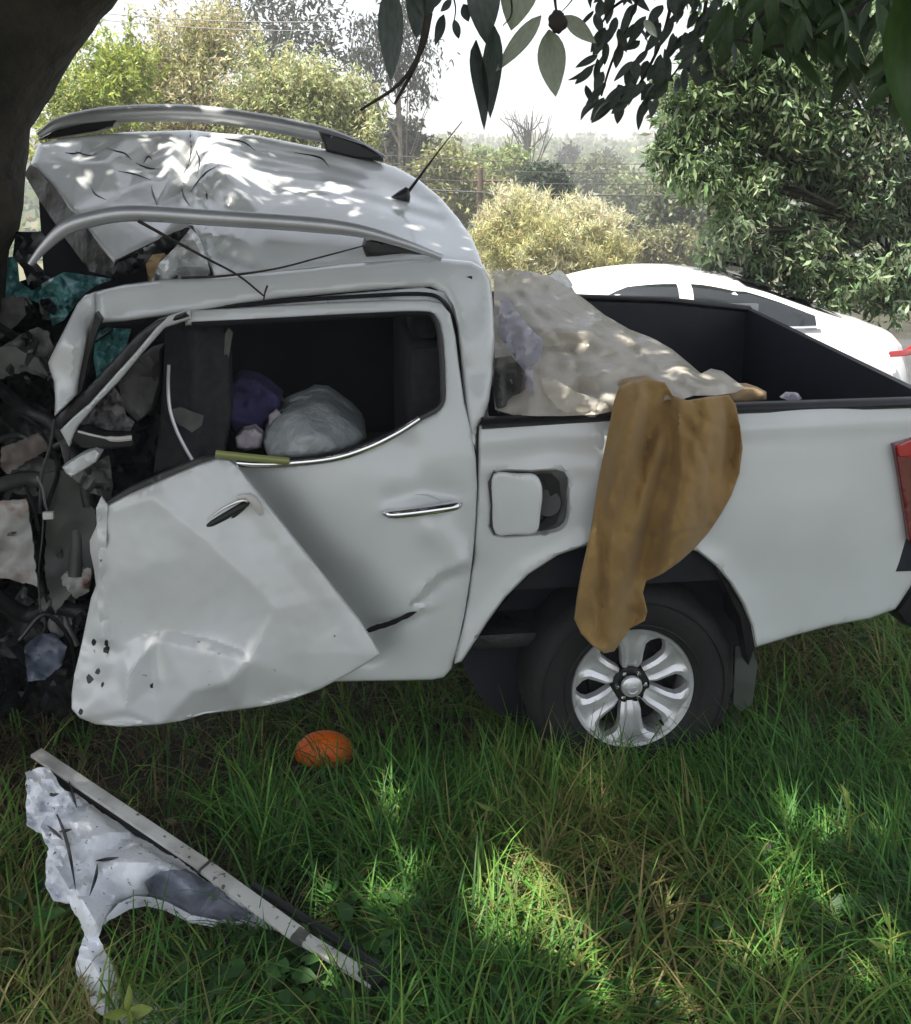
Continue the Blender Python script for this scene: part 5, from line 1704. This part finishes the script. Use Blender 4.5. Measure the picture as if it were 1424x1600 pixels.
        for f in (.95, 3.65):
            bm = bmesh.new()
            lathe(bm, [(.001, -.10), (.20, -.10), (.30, -.11), (.325, -.08), (.33, .0), (.325, .08), (.30, .10), (.001, .10)], 32, close=False)
            for v in bm.verts:
                v.co += Vector((X1 - f, yc + side * .80, .345))
            wl_ = link('wheel', mesh_bm('wheel', bm, 40), M['rubber'], root)
            bm = bmesh.new()
            lathe(bm, [(.001, side * .118), (.08, side * .12), (.19, side * .112), (.20, side * .09)], 24, close=False)
            for v in bm.verts:
                v.co += Vector((X1 - f, yc + side * .80, .345))
            link('rim', mesh_bm('rim', bm, 40), M['alloy'], wl_)
    bm = bmesh.new()
    add_box(bm, (X1 + .01, yc, .45), (.14, 1.5, .26), bevel=.04)
    link('bumper', mesh_bm('bumper', bm, 40), M['carpaint'], root)


M['carpaint'] = mat('car_paint', (0.80, 0.80, 0.80), 0.25, coat=0.6)
build_car()

# ================================================================== LOAD IN THE BED
sheet_out = [(772, 424), (800, 421), (830, 424), (862, 433), (890, 450), (915, 468), (945, 492), (985, 515), (1020, 528), (1050, 545), (1080, 570), (1096, 584), (1112, 576), (1130, 580), (1150, 595), (1164, 606), (1150, 613),
             (1120, 618), (1085, 618), (1060, 626), (1045, 624), (1010, 632), (970, 640), (930, 648), (880, 650), (840, 650), (800, 648),
             (774, 640), (770, 600), (773, 560), (772, 500)]
sheet_d = tps([(772, 424, .85), (860, 433, .80), (950, 492, .70), (1050, 545, .42), (1096, 584, .20), (1150, 605, .12), (1045, 622, -.01), (1000, 575, .20), (900, 560, .28), (845, 600, .16), (870, 645, .05), (960, 640, .02), (930, 600, .10), (775, 640, .12), (780, 540, .40), (860, 490, .58)])
tag(panel('plastic_sheet', sheet_out, add_f(sheet_d, fbm(.08, 110, 51, 3), crease([(800, 470), (900, 500), (1000, 540), (1060, 600)], -.05, 26, 'gauss'), crease([(850, 450), (960, 520), (1050, 590)], .04, 16, 'gauss'),
                                           crease([(1060, 580), (1090, 600), (1120, 605)], -.05, 14, 'gauss'), lambda x, y: fbm(.012, 60, 64, 3, True)(x * .45 + y * .3, y * 1.5 - x * .8), lambda x, y: .008 * np.sin((x * .5 + y) / 7.0 + np.sin(x / 40.0) * 2), crease([(790, 440), (850, 500), (900, 560), (910, 640)], .035, 10, 'tent'), crease([(830, 430), (920, 490), (1000, 545), (1050, 600)], -.035, 9, 'tent'), crease([(780, 560), (850, 540), (960, 560), (1030, 610)], .03, 8, 'tent'), crease([(850, 640), (900, 590), (960, 580)], -.03, 10, 'tent'), crease([(775, 500), (840, 515), (920, 520)], -.04, 14, 'gauss')),
          M['plastic'], None, step=6, thick=.004, sharp=45), 'crumpled translucent gray plastic sheet spread over the load in the cargo bed', 'plastic sheet')
tag(panel('sack', [(838, 566), (870, 552), (920, 546), (965, 550), (1000, 562), (1026, 584), (1036, 612), (1024, 634), (960, 652), (900, 655), (870, 648), (842, 615)],
          add_f(tps([(838, 560, .42), (930, 540, .46), (1010, 560, .40), (900, 600, .24), (980, 600, .22), (940, 650, .16), (850, 620, .24)]), fbm(.04, 50, 52, 3), crease([(860, 570), (930, 590), (1000, 580)], .04, 10, 'gauss'), crease([(910, 560), (930, 640)], .03, 10, 'gauss')),
          M['tan'], None, step=8, thick=.05, roll=(10, .05), sharp=60), 'tan sacking bundle showing under the plastic sheet in the cargo bed', 'sack')
tag(panel('white_rag', [(782, 470), (796, 468), (818, 500), (836, 520), (850, 530), (846, 560), (832, 572), (834, 610), (828, 624), (818, 590), (806, 560), (790, 540), (778, 520)],
          add_f(tps([(790, 470, .46), (850, 530, .22), (828, 624, .10), (780, 520, .34)]), fbm(.06, 24, 53, 3)), M['whiteplastic'], None, step=6, thick=.004, sharp=60), 'torn strip of white plastic hanging behind the cab', 'plastic scrap')
tag(panel('gray_wrap', [(774, 560), (800, 556), (820, 580), (812, 620), (800, 648), (778, 646), (771, 610)], add_f(const(.18), fbm(.07, 26, 54, 3), lambda x, y: .03 * np.sin(x / 6.0)), M['trimgray'], None, step=6, thick=.01, sharp=60),
    'dull gray wrapped bundle wedged between the cab and the load', 'bundle')
tag(panel('wrapped_bundle', [(880, 648), (850, 612), (846, 590), (862, 588), (900, 612), (960, 632), (960, 652), (900, 657)], add_f(tps([(850, 600, .10), (960, 640, .06), (880, 650, .04), (900, 612, .02)]), fbm(.04, 30, 55, 3)), M['plastic'], None, step=6, thick=.004, sharp=60),
    'loose pale flap of plastic lying on the near bed rail', 'plastic scrap')
tag(panel('sand_bag', [(1110, 612), (1140, 606), (1180, 606), (1198, 612), (1198, 624), (1180, 630), (1120, 634)], add_f(const(.14), fbm(.02, 30, 56, 2)), M['tan'], None, step=6, thick=.08, roll=(9, .04), sharp=60), 'small tan sandbag end resting on the bed rail right of the brown cloth', 'bag')
tag(panel('scrap_wrapper', [(1222, 622), (1232, 614), (1248, 615), (1254, 623), (1240, 629)], add_f(const(.16), fbm(.02, 8, 57, 2)), M['whiteplastic'], None, step=3, thick=.02, sharp=60), 'small white crumpled wrapper on the floor edge of the cargo bed', 'wrapper')

cloth_out = [(968, 606), (990, 596), (1012, 592), (1040, 598), (1052, 618), (1075, 626), (1110, 620), (1140, 618), (1150, 632), (1157, 665), (1161, 700), (1156, 740), (1143, 775), (1128, 802), (1108, 832), (1085, 858), (1062, 878), (1035, 897),
             (1010, 908), (1005, 926), (1012, 955), (1008, 970), (985, 982), (973, 1000), (960, 1018), (944, 1021), (925, 1008), (908, 990), (898, 968), (902, 935), (909, 895), (918, 855), (926, 815), (932, 775), (938, 740), (946, 700), (954, 660), (960, 628)]


def cloth_fold(x, y):
    return 1.25 * cloth_fold0(x, y) - .035


def cloth_fold0(x, y):
    u = (x - (1010 - (y - 600) * .16)) / (1 + (y - 600) * .0006)
    amp = np.clip((y - 590) / 80, 0, 1)
    f = .028 * np.sin(u / 17.0 + np.sin(y / 70.0) * .7) + .020 * np.sin(u / 9.5 + y / 60.0 + 1.3)
    return f * amp


cloth_d = tps([(1000, 594, .04), (1050, 612, .0), (1140, 618, -.01), (970, 620, -.02), (1000, 640, -.05), (1100, 645, -.05), (1155, 660, -.03), (950, 720, -.03), (1050, 720, -.10), (1150, 740, -.02), (930, 820, -.05), (1020, 820, -.11), (1110, 820, -.05),
               (905, 950, -.06), (960, 940, -.11), (1005, 950, -.06), (1040, 880, -.06), (945, 1015, -.07)])
tag(panel('brown_cloth', cloth_out, add_f(cloth_d, cloth_fold, crease([(1046, 622), (1048, 700), (1020, 790), (1000, 880)], .05, 12, 'gauss'), crease([(948, 720), (940, 800), (944, 900), (940, 1000)], .035, 9, 'gauss'),
                                            crease([(1056, 640), (1090, 680), (1110, 740)], .03, 8, 'tent'), crease([(1000, 600), (985, 680), (962, 790), (950, 900)], -.03, 10, 'tent'), crease([(1015, 600), (1012, 690), (990, 800)], .022, 7, 'tent'), crease([(1060, 630), (1066, 720), (1050, 830)], -.028, 10, 'tent'), crease([(1100, 625), (1126, 690), (1120, 770), (1080, 850)], -.022, 10, 'tent'), crease([(1130, 622), (1146, 690), (1138, 750)], .018, 7, 'tent'), crease([(1085, 626), (1096, 650), (1120, 668)], .02, 6, 'tent'), crease([(975, 860), (985, 920), (960, 1000)], -.025, 8, 'tent'), crease([(925, 860), (918, 940), (930, 1000)], .015, 7, 'tent'), crease([(1060, 690), (1090, 740), (1085, 800)], .018, 12, 'gauss'), crease([(1000, 900), (975, 950), (1008, 965)], .02, 8, 'gauss'), crease([(960, 830), (1040, 840), (1110, 825)], .008, 4, 'gauss'), fbm(.012, 110, 58, 2), lambda x, y: fbm(.010, 26, 68, 3, True)(x * 1.2, y * .6)),
          M['brown'], None, step=5, thick=.005, roll=(4, .010), sharp=75), 'mustard brown cloth garment hanging over the bed side above the rear wheel', 'cloth')
tag(panel('brown_roll', [(960, 612), (985, 596), (1015, 592), (1042, 600), (1048, 616), (1020, 630), (985, 634)], add_f(const(.06), fbm(.02, 30, 59)), M['tan'], None, step=7, thick=.06, roll=(8, .04), sharp=60), 'rolled tan fabric end lying on the bed rail on top of the hanging cloth', 'fabric')

# ================================================================== THINGS IN THE CAB
tag(panel('white_bag', [(409, 690), (414, 672), (428, 654), (450, 642), (476, 632), (490, 624), (512, 626), (530, 638), (552, 654), (568, 672), (573, 684), (556, 698), (520, 712), (470, 718), (420, 716)],
          add_f(tps([(409, 690, .20), (490, 624, .30), (573, 684, .18), (490, 680, .06), (420, 716, .12), (520, 712, .08), (450, 650, .18)]), fbm(.03, 50, 60, 3)), M['bag'], None, step=7, thick=.25, roll=(12, .08), sharp=70),
    'pale gray full plastic bag slumped at the bottom of the rear window', 'bag')
tag(panel('purple_jacket', [(354, 600), (372, 588), (400, 592), (420, 604), (440, 622), (436, 640), (418, 660), (400, 690), (378, 700), (362, 670), (352, 640)],
          add_f(const(.34), fbm(.05, 30, 61, 3)), M['purple'], None, step=6, thick=.12, roll=(8, .05), sharp=70), 'crumpled dark purple jacket behind the middle pillar', 'jacket')
tag(panel('pale_rag', [(368, 684), (380, 672), (398, 668), (412, 680), (408, 700), (384, 704), (370, 700)], add_f(const(.22), fbm(.03, 14, 62)), M['pink'], None, step=5, thick=.05, roll=(5, .03), sharp=70), 'small pale rag left of the gray bag in the window', 'rag')
tag(panel('pale_paper', [(420, 650), (432, 640), (440, 648), (432, 662), (420, 668)], add_f(const(.30), fbm(.02, 10, 63)), M['pink'], None, step=4, thick=.02, sharp=70), 'small crumpled pale paper above the gray bag and beside the purple jacket', 'paper')
tag(tube('seat_belt_tongue', [PT(416, 610, .42), PT(440, 622, .40), PT(458, 636, .36)], .007, M['trimgray'], None, 6, .4), 'thin gray rod lying between the purple jacket and the gray bag', 'rod')

# twigs on the wreck
def roof_twig(pxs, r, label):
    pts = cat_rom([PT(*q) for q in pxs], n=5)
    return tag(tube('fallen_twig', pts, [r * (1 - .5 * i / len(pts)) for i in range(len(pts))], M['twig'], None, 6), label, 'twig', 'twigs fallen on the wreck')


roof_twig([(216, 345, .20), (265, 372, .19), (320, 402, .18), (372, 430, .17), (412, 462, .13)], .006, 'long bare twig slanting from the near roof rail down to the cab side')
roof_twig([(284, 434, .21), (350, 431, .20), (430, 420, .20), (500, 402, .21), (568, 384, .22)], .005, 'thin curved twig lying along the edge above the rear door')
roof_twig([(418, 446, .12), (414, 458, .12), (411, 476, .11)], .004, 'short forked twig end standing on the cab side above the door frame')

# ================================================================== DEBRIS ON THE GRASS
fen_out = [(40, 1206), (58, 1200), (75, 1198), (88, 1215), (97, 1232), (118, 1240), (136, 1252), (160, 1270), (190, 1288), (220, 1302), (262, 1330), (300, 1352), (340, 1382), (390, 1412), (440, 1440), (470, 1462), (430, 1452), (380, 1442), (330, 1440), (296, 1433),
           (262, 1414), (230, 1409), (200, 1413), (176, 1428), (160, 1444), (152, 1462), (162, 1482), (176, 1510), (196, 1545), (230, 1560), (262, 1566), (300, 1562), (312, 1580), (300, 1604), (200, 1604), (150, 1580), (124, 1545), (118, 1510), (124, 1484),
           (132, 1462), (124, 1436), (108, 1410), (82, 1404), (70, 1380), (72, 1350), (76, 1326), (66, 1302), (42, 1288)]
fen_h = facet([(40, 1206, .33), (75, 1198, .36), (42, 1288, .28), (97, 1232, .36), (136, 1252, .29), (72, 1370, .24), (66, 1302, .29), (220, 1302, .22), (340, 1382, .17), (470, 1462, .11), (380, 1442, .09), (300, 1433, .09), (230, 1409, .10), (165, 1436, .15),
               (105, 1330, .335), (120, 1400, .25), (150, 1440, .26), (130, 1465, .16), (162, 1480, .16), (122, 1500, .15), (145, 1500, .19), (200, 1545, .07), (165, 1550, .12), (310, 1580, .06), (240, 1585, .09), (130, 1550, .07), (170, 1330, .24), (190, 1345, .30), (160, 1300, .31), (250, 1350, .26),
               (215, 1385, .22), (180, 1405, .16), (300, 1392, .22), (70, 1245, .34), (88, 1370, .27), (140, 1370, .25)], (), 5.0)
fender = tag(panel('torn_fender', fen_out, add_f(fen_h, fbm(.015, 50, 70, 3), lambda x, y: fbm(.03, 30, 71, 3, True)(x, y) * np.clip((170 - x) / 100, 0, 1)), M['paint_torn'], None, frame=Q, step=6, thick=.008, sharp=30, backvec=(0, .3, -.95), jag=1.5),
             'torn and muddied white front fender lying in the grass at lower left', 'fender')
panel('arch_inside_shade', [(236, 1402), (226, 1380), (250, 1362), (290, 1358), (330, 1380), (352, 1400), (392, 1430), (372, 1438), (330, 1434), (296, 1426), (262, 1408)], add_f(fen_h, const(.012), fbm(.012, 26, 72)), M['arch_shade'], fender, frame=Q, step=6, thick=.004, sharp=50, jag=1.5)  # sheet laid over the fender, coloured dark for the arch's shaded inside
panel('arch_lip', [(165, 1434), (185, 1412), (210, 1400), (236, 1402), (262, 1410), (300, 1430), (340, 1438), (335, 1444), (296, 1437), (258, 1418), (228, 1411), (202, 1416), (178, 1430)], add_f(fen_h, const(.02)), M['paint_torn'], fender, frame=Q, step=6, thick=.01, sharp=50)
for pp in ([(62, 1225), (80, 1242), (92, 1240)], [(84, 1262), (100, 1300), (110, 1340), (118, 1390)], [(74, 1290), (98, 1312)], [(150, 1345), (185, 1340)], [(108, 1220), (120, 1262)], [(92, 1300), (112, 1296)], [(140, 1400), (150, 1370), (152, 1350)]):
    c_ = np.array(cat_rom(pp, n=4))
    w3 = Q(c_[:, 0], c_[:, 1], fen_h(c_[:, 0], c_[:, 1]) + .012)
    tube('scratch', w3, [.001 + .004 * math.sin(PI * i / (len(w3) - 1)) for i in range(len(w3))], M['black'], fender, 5)


def strip(root, name, p0, p1, h0, h1, wpx, dpt, m):
    """straight extrusion lying between two ground points"""
    a, b = Vector(Q(*p0, h0)[0]), Vector(Q(*p1, h1)[0])
    t = (b - a).normalized()
    up = Vector((0, 0, 1))
    up = (up - t * up.dot(t)).normalized()
    s = t.cross(up)
    bm = bmesh.new()
    add_box(bm, (a + b) / 2, ((b - a).length, wpx, dpt), (t, s, up), min(wpx, dpt) * .3)
    return link(name, mesh_bm(name, bm, 40), m, root)


tr = thing('trim_strip', 'long pale metal trim strip lying slanted across the grass above the torn fender', 'trim strip', tuple(Q(330, 1350, 0.0)[0]))
strip(tr, 'strip_face', (56, 1176), (318, 1352), .38, .24, .042, .012, M['strip'])
strip(tr, 'strip_face', (322, 1356), (468, 1462), .238, .165, .046, .014, M['strip'])
strip(tr, 'strip_face', (470, 1464), (586, 1535), .163, .13, .040, .012, M['strip'])
strip(tr, 'channel_and_shadow', (70, 1205), (330, 1376), .32, .18, .020, .016, M['black'])
strip(tr, 'channel_and_shadow', (395, 1384), (592, 1512), .20, .14, .020, .02, M['black'])  # black bar stands in for the shadow line above the strip's right part
strip(tr, 'clip', (312, 1349), (332, 1362), .235, .225, .046, .016, M['bare_gray'])
strip(tr, 'clip', (460, 1458), (478, 1470), .17, .16, .046, .014, M['bare_gray'])
strip(tr, 'end_cap', (570, 1512), (603, 1533), .14, .135, .066, .03, M['black'])

bm = bmesh.new()
bmesh.ops.create_uvsphere(bm, u_segments=32, v_segments=16, radius=1)
c = Vector(Q(508, 1192, 0.02)[0])
for v in bm.verts:
    z = v.co.z
    v.co = Vector((v.co.x * .112, v.co.y * .075, z * (.085 if z > 0 else .03))) + c + Vector((0, 0, .035))
tag(link('orange_dome', mesh_bm('orange_dome', bm, 60), M['orange']), 'bright orange rounded plastic lump half hidden in the grass', 'orange plastic')

# ================================================================== GRASS
def tps_off(x):
    return x


def grass_mesh(name, n, seed, region, Lr, wid, palette, lie, tuft, keep=None):
    g = np.random.default_rng(seed)
    x0, x1, y0, y1 = region
    m = int(n / tuft)
    tx, ty = g.uniform(x0, x1, m), g.uniform(y0, y1, m)
    th = g.uniform(0, 2 * PI, m)
    tl = g.uniform(.65, 1.25, m)
    tc = g.random(m)
    idx = np.repeat(np.arange(m), tuft)
    k = len(idx)
    x = tx[idx] + g.normal(size=k) * .022
    y = ty[idx] + g.normal(size=k) * .022
    if keep is not None:
        ok = keep(x, y, g)
        x, y, idx = x[ok], y[ok], idx[ok]
        k = len(x)
    z = np.array([height(a, b) for a, b in zip(x, y)]) - .01
    patch = np.array([noise.noise(Vector((a * 1.1, b * 1.1, 9.0))) for a, b in zip(x, y)])
    patch2 = np.array([noise.noise(Vector((a * 3.1, b * 3.1, 2.0))) for a, b in zip(x, y)])
    flow = 2.5 * np.array([noise.noise(Vector((a * .9, b * .9, 4.0))) for a, b in zip(x, y)])
    ang = th[idx] * .6 + flow * 2 + g.normal(size=k) * .9
    L = g.uniform(*Lr, k) * tl[idx] * (1 + .35 * patch2)
    bend = np.clip(lie + g.normal(size=k) * .35 + .25 * patch, .15, 2.0)
    dx, dy = np.cos(ang), np.sin(ang)
    S = 5
    W_ = wid * g.uniform(.6, 1.4, k)
    verts = np.zeros((k, S + 1, 2, 3), np.float32)
    px, py, pz = x.copy(), y.copy(), z.copy()
    a0 = g.uniform(.05, .5, k)
    for s in range(S + 1):
        t = s / S
        a = a0 + bend * t * 1.35
        a = np.minimum(a, 1.75)
        ww = W_ * (1 - t ** 1.6) * .5 + .0003
        sx, sy = -dy, dx
        verts[:, s, 0] = np.stack([px - sx * ww, py - sy * ww, pz], -1)
        verts[:, s, 1] = np.stack([px + sx * ww, py + sy * ww, pz], -1)
        st = L / S
        px = px + dx * np.sin(a) * st
        py = py + dy * np.sin(a) * st
        pz = np.maximum(pz + np.cos(a) * st, z + .012)
    V = verts.reshape(-1, 3)
    b = (np.arange(k) * (S + 1) * 2)[:, None, None]
    q = np.array([[2 * s, 2 * s + 1, 2 * s + 3, 2 * s + 2] for s in range(S)])[None]
    F = (b + q).reshape(-1, 4)
    pal = np.asarray(palette, float)
    pr = np.clip(tc[idx] * .55 + g.random(k) * .35 + patch * .45 + .05, 0, .999)
    t = pal[(pr * len(pal)).astype(int)]
    t = t * np.exp(g.normal(size=(k, 1)) * .25)
    t = t.repeat((S + 1) * 2, 0)
    return mesh_np(name, V, F, t)


OR = Q(508, 1192, 0.02)[0]
FEN_ZONE = np.concatenate([Q(np.array([30, 60, 90, 600, 660, 600, 480, 330, 260, 220, 150, 60]), np.array([1290, 1185, 1190, 1480, 1560, 1620, 1600, 1520, 1510, 1600, 1600, 1420]), .04)])[:, :2]


def keep_blade(x, y, g):
    lx_ = (x - TO[0]) * EX[0] + (y - TO[1]) * EX[1]
    ly_ = (x - TO[0]) * EY[0] + (y - TO[1]) * EY[1]
    under = (ly_ > .02) & (ly_ < 1.7) & (lx_ > -3.2) & (lx_ < 1.35)
    tyre = (np.abs(lx_) < .26) & (ly_ > -.03) & (ly_ < .30)
    bare = np.array([noise.noise(Vector((a * 1.6, b * 1.6, 14.0))) for a, b in zip(x, y)])
    dirt = (np.clip((-.45 - x) / .5, 0, 1) * np.clip((y - 2.75) / .35, 0, 1))          # trampled soil by the crushed front
    p = np.where(under, .30, 1.0) * np.where(in_poly(x, y, FEN_ZONE), .15, 1.0) * np.where(np.hypot((x - OR[0]) / .16, (y - OR[1] + .10) / .16) < 1, .12, 1.0) * (1 - .85 * dirt) * np.where(bare > .33, .35, 1.0)
    return (g.random(len(x)) < p) & ~tyre


GREEN = [(.042, .112, .028), (.054, .152, .032), (.068, .195, .036), (.088, .235, .040), (.115, .262, .044), (.16, .262, .048), (.20, .225, .06), (.29, .25, .10)]
tag(link('grass', grass_mesh('grass', 120000, 3, (-2.3, 3.4, 2.05, 6.2), (.14, .36), .0072, GREEN, 1.3, 11, keep_blade), M['grass']),
    'long tangled green grass growing all round the wrecked pickup', 'grass', kind='stuff')
TUFTS = grass_mesh('tall_tufts', 2200, 9, (.0, 1.5, 2.95, 3.30), (.16, .36), .0062, GREEN, .9, 7)
tag(link('tall_grass', TUFTS, M['grass']), 'taller grass tufts standing in front of the rear tyre', 'grass', kind='stuff')
DRY = [(.16, .125, .06), (.10, .082, .045), (.075, .062, .036), (.20, .155, .08), (.06, .05, .03)]
tag(link('dry_grass', grass_mesh('dry_grass', 15000, 4, (-2.3, 3.2, 2.05, 5.4), (.12, .30), .0045, DRY, 1.5, 5, None), M['grass']),
    'matted dead straw lying low among the green grass', 'grass', kind='stuff')

# low broad-leaved weeds at the front
def weed_mesh(name, spots, seed, col, size):
    g = np.random.default_rng(seed)
    V, F, C = [], [], []
    for (x, y, r, n, hgt) in spots:
        for _ in range(n):
            a, rr = g.uniform(0, 2 * PI), r * math.sqrt(g.random())
            c = np.array([x + rr * math.cos(a), y + rr * math.sin(a), hgt * g.uniform(.35, 1.0)])
            ax = np.array([math.cos(a + g.normal()), math.sin(a + g.normal()), g.normal() * .25])
            ax /= np.linalg.norm(ax)
            sdv = np.cross(ax, np.array([g.normal() * .3, g.normal() * .3, 1.0]))
            sdv /= np.linalg.norm(sdv)
            up = np.cross(sdv, ax)
            L = size * g.uniform(.6, 1.3)
            b = len(V)
            V += [c, c + ax * L * .3 + sdv * L * .34 - up * L * .02, c + ax * L * .65 + sdv * L * .26 - up * L * .06, c + ax * L - up * L * .14,
                  c + ax * L * .65 - sdv * L * .26 - up * L * .06, c + ax * L * .3 - sdv * L * .34 - up * L * .02, c + ax * L * .5 - up * L * .10]
            F += [(b, b + 1, b + 2, b + 6), (b + 6, b + 2, b + 3, b + 4), (b, b + 6, b + 4, b + 5)]
            C += [np.array(col) * math.exp(g.normal() * .25)] * 7
    return mesh_np(name, np.array(V), np.array(F), np.array(C), smooth=True)


spots = []
gw = random.Random(8)
for (px, py, r, n, h) in ((430, 1530, .16, 70, .17), (500, 1560, .18, 80, .15), (560, 1500, .10, 34, .14), (360, 1585, .12, 40, .13), (590, 1590, .14, 50, .14), (700, 1560, .12, 30, .12), (1060, 1420, .16, 34, .14), (1150, 1390, .14, 26, .14),
                          (850, 1520, .14, 22, .12), (60, 1440, .12, 26, .15), (30, 1530, .12, 26, .15), (980, 1300, .12, 20, .14), (740, 1290, .10, 16, .14), (1320, 1420, .10, 20, .14), (1200, 1550, .12, 24, .12), (90, 1180, .1, 10, .08), (620, 1440, .12, 20, .14), (680, 1480, .14, 26, .14), (900, 1560, .14, 24, .14), (1180, 1460, .2, 50, .16), (1080, 1500, .16, 36, .15), (1280, 1500, .14, 26, .14), (320, 1540, .12, 30, .12), (760, 1200, .1, 14, .12), (1150, 1180, .12, 16, .12), (1250, 1420, .16, 34, .15), (950, 1440, .14, 26, .14), (1380, 1330, .16, 30, .15), (540, 1450, .12, 22, .14), (1120, 1570, .16, 34, .14), (820, 1570, .16, 30, .13)):
    q = Q(px, py, h * .6)[0]
    spots.append((q[0], q[1], r, n, h))
tag(link('weeds', weed_mesh('weeds', spots, 5, (.045, .125, .030), .058), M['leaf']), 'low patches of broad-leaved green weeds in the front grass', kind='stuff')

# fallen leaves and litter
def litter():
    g = np.random.default_rng(15)
    n = 900
    x, y = g.uniform(-2.2, 3.0, n), g.uniform(2.1, 4.4, n)
    kk = g.random(n) < np.clip(.25 + np.clip((-.3 - x) / .8, 0, 1) * np.clip((y - 2.7) / .3, 0, 1), 0, 1)
    x, y = x[kk], y[kk]
    p = np.stack([x, y, np.array([height(a, b) for a, b in zip(x, y)]) + g.uniform(.01, .10, len(x))], -1)
    pal = np.array([(.13, .085, .045), (.08, .055, .032), (.18, .14, .09), (.06, .045, .03), (.14, .12, .09)])
    return leaf_cloud('leaf_litter', p, .045, .5, pal[g.integers(0, 5, len(p))], .3, 0, 8, 2.0)


tag(link('leaf_litter', litter(), M['leaf']), 'brown dead leaves and litter scattered in the grass', kind='stuff')

# dry sticks under the crushed front
bm = bmesh.new()
gs = random.Random(31)
for k in range(110):
    px, py = (gs.uniform(0, 330), gs.uniform(1130, 1290)) if k < 75 else (gs.uniform(0, 1424), gs.uniform(1200, 1590))
    c = Vector(Q(px, py, .03)[0])
    a, L = gs.uniform(0, PI), gs.uniform(.05, .22)
    d = Vector((math.cos(a), math.sin(a), gs.uniform(-.1, .25))) * L
    grow(bm, c - d * .5, c + d * .5 + Vector((0, 0, .03)), .0032, .0012, .012, 5, 3, gs)
tag(link('dry_sticks', mesh_bm('dry_sticks', bm, 60), M['straw']), 'thin dry sticks and stalks strewn under the crushed front and in the grass', kind='stuff')

# one pale seedling in front of the fender and some single tall stalks
sp_ = thing('seedling', 'small lime green seedling in front of the torn fender, bottom left', 'plant', tuple(Q(200, 1590, .0)[0]))
cen = Vector(Q(200, 1583, .16)[0])
LM_lime = leaf_mesh('lime_leaf', 1.0, 1.0)
LM_lime.materials.append(M['leaf_lime'])
tube('stem', [cen - Vector((0, 0, .16)), cen], .003, M['leaf_lime'], sp_, 6)
for k, (dx_, dy_, dz_, wl_) in enumerate(((-.055, -.02, .005, .035), (.062, .0, .012, .034), (-.005, .03, .055, .026), (.018, -.05, -.008, .032), (-.03, .035, .03, .028))):
    place_leaf(LM_lime, cen, cen + Vector((dx_, dy_, dz_)), sp_, width=wl_, yaw=1.2 * k)
for k, (px, py, h, lab) in enumerate(((1318, 1400, .34, 'upright fresh green grass stalk with leafy blades at lower right'), (1382, 1570, .26, 'sunlit yellow-green stalk at the lower right corner'), (775, 1330, .22, 'sunlit pale grass stalk right of the fallen strip, left of the lit patch'))):
    b_ = Vector(Q(px, py, 0.0)[0])
    st_ = thing('grass_stalk', lab, 'plant', tuple(b_))
    tube('stem', [b_, b_ + Vector((.01, 0, h * .6)), b_ + Vector((.0, .01, h))], .0028, M['leaf_lime'], st_, 5)
    for j in range(7):
        p0 = b_ + Vector((0, 0, h * (.2 + .11 * j)))
        a = j * 2.4
        place_leaf(LM_lime, p0, p0 + Vector((math.cos(a) * .07, math.sin(a) * .05, .05)), st_, width=.011, yaw=a)

# haze over the far slopes
bm = bmesh.new()
add_box(bm, (0, 145, 6.0), (540, 440, 23.0))
hz = link('haze', mesh_bm('haze', bm))
hm = bpy.data.materials.new('haze')
hm.use_nodes = True
hn = hm.node_tree
hn.nodes.remove(hn.nodes['Principled BSDF'])
pv = hn.nodes.new('ShaderNodeVolumePrincipled')
pv.inputs['Color'].default_value = (.93, .94, .95, 1)
pv.inputs['Density'].default_value = 0.003
hn.links.new(pv.outputs[0], hn.nodes['Material Output'].inputs['Volume'])
hz.data.materials.append(hm)
tag(hz, kind='stuff')
